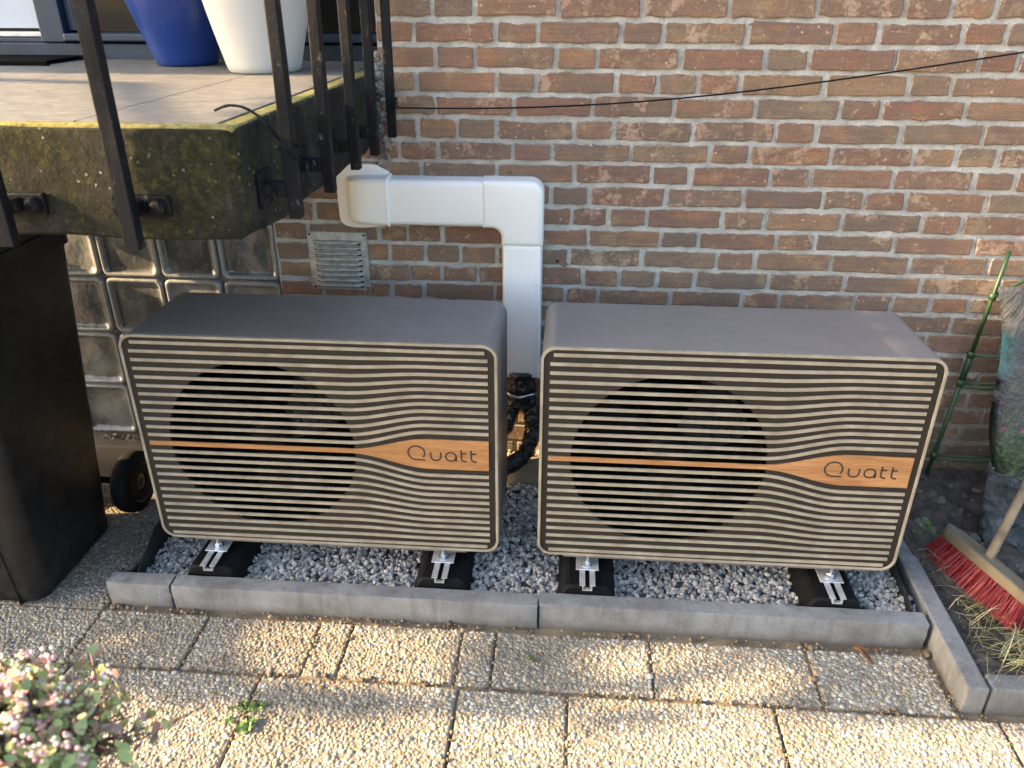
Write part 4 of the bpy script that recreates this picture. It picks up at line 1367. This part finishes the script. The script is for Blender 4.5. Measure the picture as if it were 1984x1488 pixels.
# small weeds
def lobed_leaf(c, r_, nrm, spin, lobes=5):
    c = Vector(c); nrm = Vector(nrm).normalized(); a = nrm.orthogonal().normalized(); b = nrm.cross(a)
    V = [c]; N = lobes*6
    for i in range(N):
        th = 2*math.pi*i/N+spin
        q = r_*(.72+.28*abs(math.cos(lobes*(th-spin)/2)))*(1-.55*max(0, math.cos(th-spin-math.pi))**8)
        V.append(c+a*q*math.cos(th)+b*q*math.sin(th)+nrm*(r_*.12*math.sin(3*th)))
    F = [(0, 1+i, 1+(i+1) % N) for i in range(N)]
    return [tuple(v) for v in V], F
def weed(x, y, z, n_, r_, spread, label, hgt=.03, seed=1, lobes=5):
    rs = random.Random(seed)
    t = thing('weed', (x, y, z), label, 'weed', 'small weeds')
    for i in range(n_):
        p = (x+rs.uniform(-spread, spread), y+rs.uniform(-spread, spread), z+rs.uniform(.4, 1.)*hgt)
        lf = ob('leaf', me(lobed_leaf(p, r_*rs.uniform(.6, 1.15), (rs.uniform(-.5, .3), rs.uniform(-.9, -.1), 1), rs.uniform(0, 6), lobes), True), MLEAF, t)
        ob('stalk', me(tube([(x+rs.uniform(-.005, .005), y, z-.01), ((x+p[0])/2, (y+p[1])/2, (z+p[2])/2+.004), p], .0009, 5)), MLEAF, t)
weed(1.778, -.155, .085, 3, .020, .015, 'bright green lobed leaves at the foot of the plastic bag', .05, 2, 3)
weed(1.512, -.335, .070, 16, .015, .040, 'small green weed in the soil beside the right heat pump', .02, 3)
weed(1.690, -.655, .055, 6, .018, .022, 'green weed leaves below the red broom bristles', .035, 4, 3)
weed(-.275, -1.075, -.004, 16, .010, .035, 'little green weed growing in the paving joint', .014, 5)
weed(-.262, -1.120, -.004, 3, .019, .012, 'pale green round leaf beside the paving weed', .014, 6, 7)

# fallen leaves
def fallen(name_mat, x, y, L, wd, ang, curl, label):
    V, F = [], []
    for i in range(9):
        t = i/8
        hw = wd*math.sin(math.pi*min(.98, max(.04, t)))**.7
        for s in (-1, -.5, 0, .5, 1):
            lx, ly = (t-.5)*L, s*hw
            zz = .004+curl*(s*s)*hw+.006*math.sin(t*5)
            V.append((x+lx*math.cos(ang)-ly*math.sin(ang)*(1-.35*abs(s)), y+lx*math.sin(ang)+ly*math.cos(ang)*(1-.35*abs(s)), zz))
    for i in range(8):
        for k in range(4):
            q = i*5+k; F.append((q, q+1, q+6, q+5))
    o = ob('fallen_leaf', me((V, F), True), name_mat, label=label, category='leaf')
    md = o.modifiers.new('s', 'SOLIDIFY'); md.thickness = .0008
fallen(MDRY, 1.226, -.778, .062, .011, R(-52), 1.1, 'curled brown dead leaf on the paving by the right kerb')
fallen(MLEAF, .383, -.857, .036, .007, R(-8), .8, 'small narrow green leaf lying on the paving')
fallen(MDRY, 1.085, -.820, .022, .005, R(20), .5, 'tiny brown leaf scrap lying on a paving joint')
fallen(MDRY, 1.268, -.758, .014, .006, R(40), .5, 'tiny tan leaf scrap under the front kerb')
fallen(K('pale_leaf', (.5, .42, .26), .7).m, 1.470, -.215, .050, .011, R(-40), .7, 'pale dry leaf on the soil beside the right heat pump')
WL_FIX = bpy.data.objects.get('fallen_leaf.004')
if WL_FIX: WL_FIX.location.z = .095

# ------------------------------------------------------------------ trellis
tr = thing('plant_trellis', (1.635, -.06, .1), 'green coated plant trellis leaning on the wall', 'trellis')
def rod(a, b, r_=.0055):
    ob('rod', me(tube([a, Vector(a).lerp(Vector(b), .5), b], r_, 10), True), MGREEN, tr)
TB, TT = Vector((1.632, -.06, .10)), Vector((1.690, -.055, .857))
on = lambda z: TB.lerp(TT, (z-TB.z)/(TT.z-TB.z))
rod(TB, on(.445), .0065); rod(on(.445), on(.545), .0095); rod(on(.545), TT, .0058)
for z, dz, n_ in ((.53, .0, 1), (.440, -.006, 2), (.178, -.004, 2)):
    for q in range(n_):
        p = on(z-.012*q)
        rod(p+Vector((0, -.006*q, 0)), (2.15, -.06-.008*q, z-.012*q+.002), .0045)
rod(on(.722), (1.79, -.06, .80), .0045)
for z in (.722, .535, .44, .18):
    p = on(z)
    ob('clip', me(tube([p-Vector((0, 0, .010)), p+Vector((0, 0, .010))], .0105, 10), True), MGREEN, tr)
ob('rod', me(tube([(2.14, -.06, .10), (2.10, -.055, .86)], .0058, 10), True), MGREEN, tr)

# ------------------------------------------------------------------ compost bag
def bag():
    NU, NV = 34, 46
    V, F = [], []
    Wd, Ht = .46, .70
    sheets = []
    for side in (0, 1):
        for j in range(NV+1):
            v = j/NV
            for i in range(NU+1):
                u_ = i/NU
                prof = (math.sin(math.pi*min(1, max(0, u_)))**.45)*(math.sin(math.pi*min(1, max(0, v*.92+.04)))**.40)
                th = .060*prof*(1-.45*v)
                lean = .16*v
                x = 1.735+Wd*(u_)*(1-.02*v)-.068*v+.030*(1-v)**3+.012*math.sin(9*v+1)*(1-u_)
                y = -.265+lean+(-th if side == 0 else th*.5)
                z = .070+Ht*v
                nse = float(fbm(np.array([x*1.5+side*3]), np.array([z*.8+x*.7]), 14, 4, 120)[0])
                y += nse*.012*prof
                V.append((x+nse*.003, y, z))
    n = (NU+1)*(NV+1)
    for s in (0, 1):
        for j in range(NV):
            for i in range(NU):
                a = s*n+j*(NU+1)+i
                q = (a, a+1, a+NU+2, a+NU+1)
                F.append(q if s == 0 else q[::-1])
    # close the rim
    def rim(a, b): F.append((a, b, b+n, a+n))
    for i in range(NU): rim(i+1, i); rim(NV*(NU+1)+i, NV*(NU+1)+i+1)
    for j in range(NV): rim(j*(NU+1), (j+1)*(NU+1)); rim((j+1)*(NU+1)+NU, j*(NU+1)+NU)
    return V, F
cb = thing('compost_bag', (1.95, -.22, .07), 'crumpled printed plastic compost bag propped against the wall', 'bag')
ob('sack', me(bag(), True), MBAG, cb)
MCLR = K('clear_plastic', (.16, .175, .18), .22, spec=.6); MCLR.b.inputs['Transmission Weight'].default_value = .35
MCLR.col(MCLR.ramp(MCLR.noise(12, 5, .7, None, 1.), [(.35, (.035, .04, .04)), (.55, (.085, .092, .092)), (.75, (.24, .25, .25))]))
MCLR.bump(MCLR.noise(26, 5, .65, None, 1.5), 1., .02)
V, F = [], []
for j in range(15):
    for i in range(15):
        u_, v = i/14, j/14
        x = 1.700+.30*u_+.05*(v-.5)*(1-u_)
        y = -.355-.03*math.sin(math.pi*u_)+.15*v
        z = .072+.19*v
        nse = float(fbm(np.array([x*2]), np.array([z*2+y]), 16, 4, 140)[0])
        V.append((x+nse*.02, y+nse*.05, z+nse*.01))
for j in range(14):
    for i in range(14):
        q = j*15+i; F.append((q, q+1, q+16, q+15))
o = ob('loose_plastic', me((V, F), True), MCLR.m, cb, label='crumpled clear plastic at the bottom of the bag')
md = o.modifiers.new('s', 'SOLIDIFY'); md.thickness = .001

# ------------------------------------------------------------------ broom
br = thing('broom', (1.60, -.53, .06), 'wooden push broom with red bristles standing on the soil', 'broom')
A, B = Vector((1.562, -.405, .148)), Vector((1.668, -.690, .138))
ax = (B-A).normalized()
dn = Vector((-.34, -.10, -1)).normalized()
dn = (dn-ax*dn.dot(ax)).normalized()
sd = ax.cross(dn).normalized()
Lb = (B-A).length
def loc(u_, s, d): return A+ax*u_+sd*s+dn*d
plan = rr(0, Lb, -.036, .036, .018, 5)
V, F = [], []
for d_, ins in ((.0, .004), (.004, .0), (.024, .0), (.028, .003)):
    V += [tuple(loc(a, b, d_)) for a, b in inset(plan, ins)]
n = len(plan)
for i in range(3):
    for k in range(n):
        k2 = (k+1) % n; F.append((i*n+k, i*n+k2, (i+1)*n+k2, (i+1)*n+k))
F += [tuple(range(n-1, -1, -1)), tuple(3*n+k for k in range(n))]
bm = bmesh.new(); m = me((V, F)); bm.from_mesh(m); bmesh.ops.recalc_face_normals(bm, faces=bm.faces); bm.to_mesh(m); bm.free()
ob('head', smooth_by_angle(m, 40), MBROOM, br)
V, F = [], []
rs = random.Random(9)
nu, ns = 27, 5
for iu in range(nu):
    for js_ in range(ns):
        cu, cs_ = .012+(Lb-.024)*iu/(nu-1), -.028+.056*js_/(ns-1)
        for q in range(22):
            b0 = loc(cu+rs.gauss(0, .0018), cs_+rs.gauss(0, .0018), .026)
            spread_u = (iu/(nu-1)-.5)*.030+rs.gauss(0, .005)
            spread_s = (js_/(ns-1)-.5)*.038+rs.gauss(0, .006)
            L_ = .074+rs.gauss(0, .003)
            tip = b0+dn*L_+ax*spread_u+sd*spread_s
            mid = b0.lerp(tip, .5)+dn*.002
            hw = .00058
            s_ = Vector((rs.uniform(-1, 1), rs.uniform(-1, 1), 0)).normalized()*hw
            n0 = len(V)
            V += [tuple(b0-s_), tuple(b0+s_), tuple(mid-s_), tuple(mid+s_), tuple(tip-s_*.6), tuple(tip+s_*.6)]
            F += [(n0, n0+1, n0+3, n0+2), (n0+2, n0+3, n0+5, n0+4)]
ob('bristles', me((V, F)), MRED, br, kind='stuff')
hc = loc(Lb*.44, .004, .008)
HD = Vector((1.966, -.12, .502))
hd = (HD-hc).normalized()
ob('handle', me(tube([hc, hc+hd*.012, hc+hd*.3, hc+hd*.7, hc+hd*1.15], [.0125, .0128, .0128, .0126, .012], 16), True), MHANDLE, br)

# ------------------------------------------------------------------ lines
P0 = (-.062, -.072, 1.229); P1 = (2.3, -.02, 1.475)
ln = []
for i in range(25):
    t = i/24
    p = Vector(P0).lerp(Vector(P1), t)
    p.z -= .10*math.sin(math.pi*min(1, t*.98))*(1-t)*.9
    ln.append(p)
ob('washing_line', me(tube(ln, .0022, 8), True), MROPE, label='thin dark line stretched from the railing across the brick wall', category='line')
kn = [Vector((-.062+.013*math.cos(a), -.057+.013*math.sin(a), 1.231+.0015*a)) for a in np.arange(0, 14, .4)]
ob('line_knot', me(tube(kn, .0021, 6), True), MROPE, label='line wound around the iron bar by the wall', category='line')
cp = [(-.235, -.815, ZT+.003), (-.20, -.83, ZT+.014), (-.16, -.85, ZT+.012), (-.12, -.87, ZT-.008), (-.085, -.888, 1.272), (-.060, -.912, 1.262), (-.052, -.898, 1.266), (-.068, -.878, 1.270), (-.088, -.895, 1.264), (-.066, -.914, 1.256), (-.053, -.90, 1.245)]
vf = hose(cp, .0026, 4)
ob('loose_cable', me(vf, True), MROPE, label='black cable end tied around the corner baluster', category='cable')

# ------------------------------------------------------------------ sedum in a planter, close to the camera
sp = thing('sedum_plant', (-.17, -1.72, .70), 'blurred flowering sedum at the lower left corner', 'plant')
rs = np.random.default_rng(12)
lv_, lf_, lc_, st_parts, fv, ff, fc = [], [], [], [], [], [], []
cen = np.array((-.236, -1.715, .640))
disc = [(0, 0, 0)]+[(math.cos(2*math.pi*i/8)*(1 if i % 4 else 1.2), math.sin(2*math.pi*i/8)*.8, .16) for i in range(8)]
disc = np.array(disc); dF = np.array([(0, 1+i, 1+(i+1) % 8) for i in range(8)])
lpal = np.array([(.29, .34, .11), (.38, .41, .15), (.24, .30, .11), (.37, .27, .17), (.46, .45, .20), (.30, .36, .14), (.36, .22, .17)])
nst = 520
for s in range(nst):
    th, ph = rs.uniform(0, 2*math.pi), min(1.5, abs(rs.normal(0, .95)))
    d = np.array((math.cos(th)*math.sin(ph), math.sin(th)*math.sin(ph), math.cos(ph)))
    L = .130*rs.uniform(.88, 1.03)
    base = cen+np.array((rs.normal(0, .03), rs.normal(0, .03), -.02))
    tip = base+d*L
    mid = (base+tip)/2+rs.normal(0, .008, 3)
    st_parts.append(tube([base, mid, tip], [.0022, .0018, .0012], 5))
    for q in range(12):
        t = .30+.70*q/11
        p = base*(1-t)+tip*t+rs.normal(0, .006, 3)
        nrm = d*.7+rs.normal(0, .5, 3); nrm /= np.linalg.norm(nrm)
        a = np.cross(nrm, rs.normal(size=3)); a /= np.linalg.norm(a); b = np.cross(nrm, a)
        sz = rs.uniform(.0048, .0086)
        M3 = np.stack([a, b, nrm], 1)
        n0 = len(lv_)
        lv_ += list((disc*sz)@M3.T+p); lf_ += [tuple(i+n0 for i in f) for f in dF]
        c = lpal[rs.integers(len(lpal))]*rs.uniform(.75, 1.25)
        lc_ += [c]*len(disc)
    if rs.random() < .20 and ph < .9:
        for q in range(12):
            p = tip+rs.normal(0, .006, 3)+d*.006
            sz = rs.uniform(.0016, .0034)
            n0 = len(fv)
            fv += list(ICOV*sz+p); ff += [tuple(i+n0 for i in f) for f in ICOF]
            c = np.array([(.62, .36, .40), (.74, .62, .55), (.55, .25, .33), (.72, .68, .38), (.80, .74, .70)][rs.integers(5)])
            fc += [c]*len(ICOV)
ob('stems', me(join(st_parts), True), m_plain('sedum_stem', (.20, .09, .08), .6), sp, kind='stuff')
ob('leaves', mesh_np(np.array(lv_), np.array(lf_), np.array(lc_)), MSED, sp, kind='stuff')
ob('flowers', mesh_np(np.array(fv), np.array(ff), np.array(fc)), MSED, sp, kind='stuff')
pl = ob('planter', smooth_by_angle(me(lathe([(.0001, 0), (.10, 0), (.105, .01), (.115, .46), (.12, .465), (.12, .49), (.11, .49), (.105, .46), (.0001, .46)], 36, (-.275, -1.745, 0))), 40), MTERRA, label='tall terracotta planter below the sedum, under the picture edge', category='planter')

# ------------------------------------------------------------------ unseen added tree: crown shaped to shade wall, units and paving
tree = thing('added_shade_tree', (-5.6, -.25, 0), 'added unseen tree with leaves placed to shape the sunlight', 'tree')
ob('trunk', me(tube([(-5.6, -.25, -.1), (-5.62, -.23, .9), (-5.55, -.25, 1.8), (-5.6, -.25, 3.0), (-5.6, -.45, 4.6)], [.13, .11, .09, .06, .02], 12), True), MBARK, tree)
for i, (y, z) in enumerate(((.2, 3.2), (-2.0, 3.0), (-.2, 4.3), (-1.6, 4.2), (.3, 4.0))):
    ob('limb', me(tube([(-5.58, -.25, 1.9+.25*i), (-5.5, (y-.25)/2, (z+2.2)/2+.7), (-5.5, y, z+.5)], [.04, .028, .012], 8), True), MBARK, tree)
XA = -.13
tx_, tz_ = sdir.y/sdir.x, -sdir.z/sdir.x     # per metre of x: dy, dz(rise towards -x)
def lit(y, z):
    """is the light passing plane x=XA at (y,z) free of leaves?"""
    # terrace floor, railing and pots
    xf = XA-(ZT-z)/tz_ if z < ZT else XA          # where the ray meets floor level
    yf = y+tx_*(xf-XA)
    if -1.90 < xf < XA and -1.06 < yf < -.10: return True
    if z >= ZT+.06 and -1.0 < y < -.27 and z < 1.62: return True
    # under the terrace: window and gravel behind units
    if -.40 < y < .34 and -.6 < z < .53: return True
    # paving: find the ground point
    x = XA+z/tz_ if z > -.5 else XA
    gy_ = y+tx_*(x-XA)
    edge = -1.030 if x < .2 else -1.030+.055*(x-.2)
    edge += .012*math.sin(7*x)
    if gy_ < edge: return True
    if z < .75:
        if -.36-.35*(gy_+.95) < x < .215 and -1.0 < gy_ < -.750: return True
        if .46 < x < 1.06 and -1.0 < gy_ < -.760: return (math.sin(23*x+1)*math.sin(41*gy_+9*x) > -.72)
        if -.80 < x < -.62 and -.92 < gy_ < -.83: return True
    return False
rs = np.random.default_rng(33)
pos, nrm_ = [], []
tries = 0
while len(pos) < 26000 and tries < 120000:
    tries += 1
    x = rs.uniform(-6.1, -5.0); ya = rs.uniform(-1.5, .75); za = rs.uniform(-.55, 3.3)
    if lit(ya, za): continue  # no leaves where sun patches are wanted
    pos.append((x, ya+tx_*(x-XA), za+tz_*(XA-x)))
pos = np.array(pos); n = len(pos)
lw = np.array([(0, -1, 0), (.45, -.3, .1), (.4, .4, .1), (0, 1, 0), (-.4, .4, .1), (-.45, -.3, .1)])
lF = np.array([(0, 1, 5), (1, 2, 5), (2, 4, 5), (2, 3, 4)])
S = np.repeat(rs.uniform(.042, .062, (n, 1)), 3, 1)
rot_ = rand_rot(n)
V, F, C = scatter(lw, lF, pos, S, rot_, np.array((.06, .10, .03))*rs.uniform(.6, 1.4, (n, 1)))
ob('crown', mesh_np(V, F, C), MTREE, tree, kind='stuff')
print('bricks', nb, 'objects', len(bpy.data.objects))
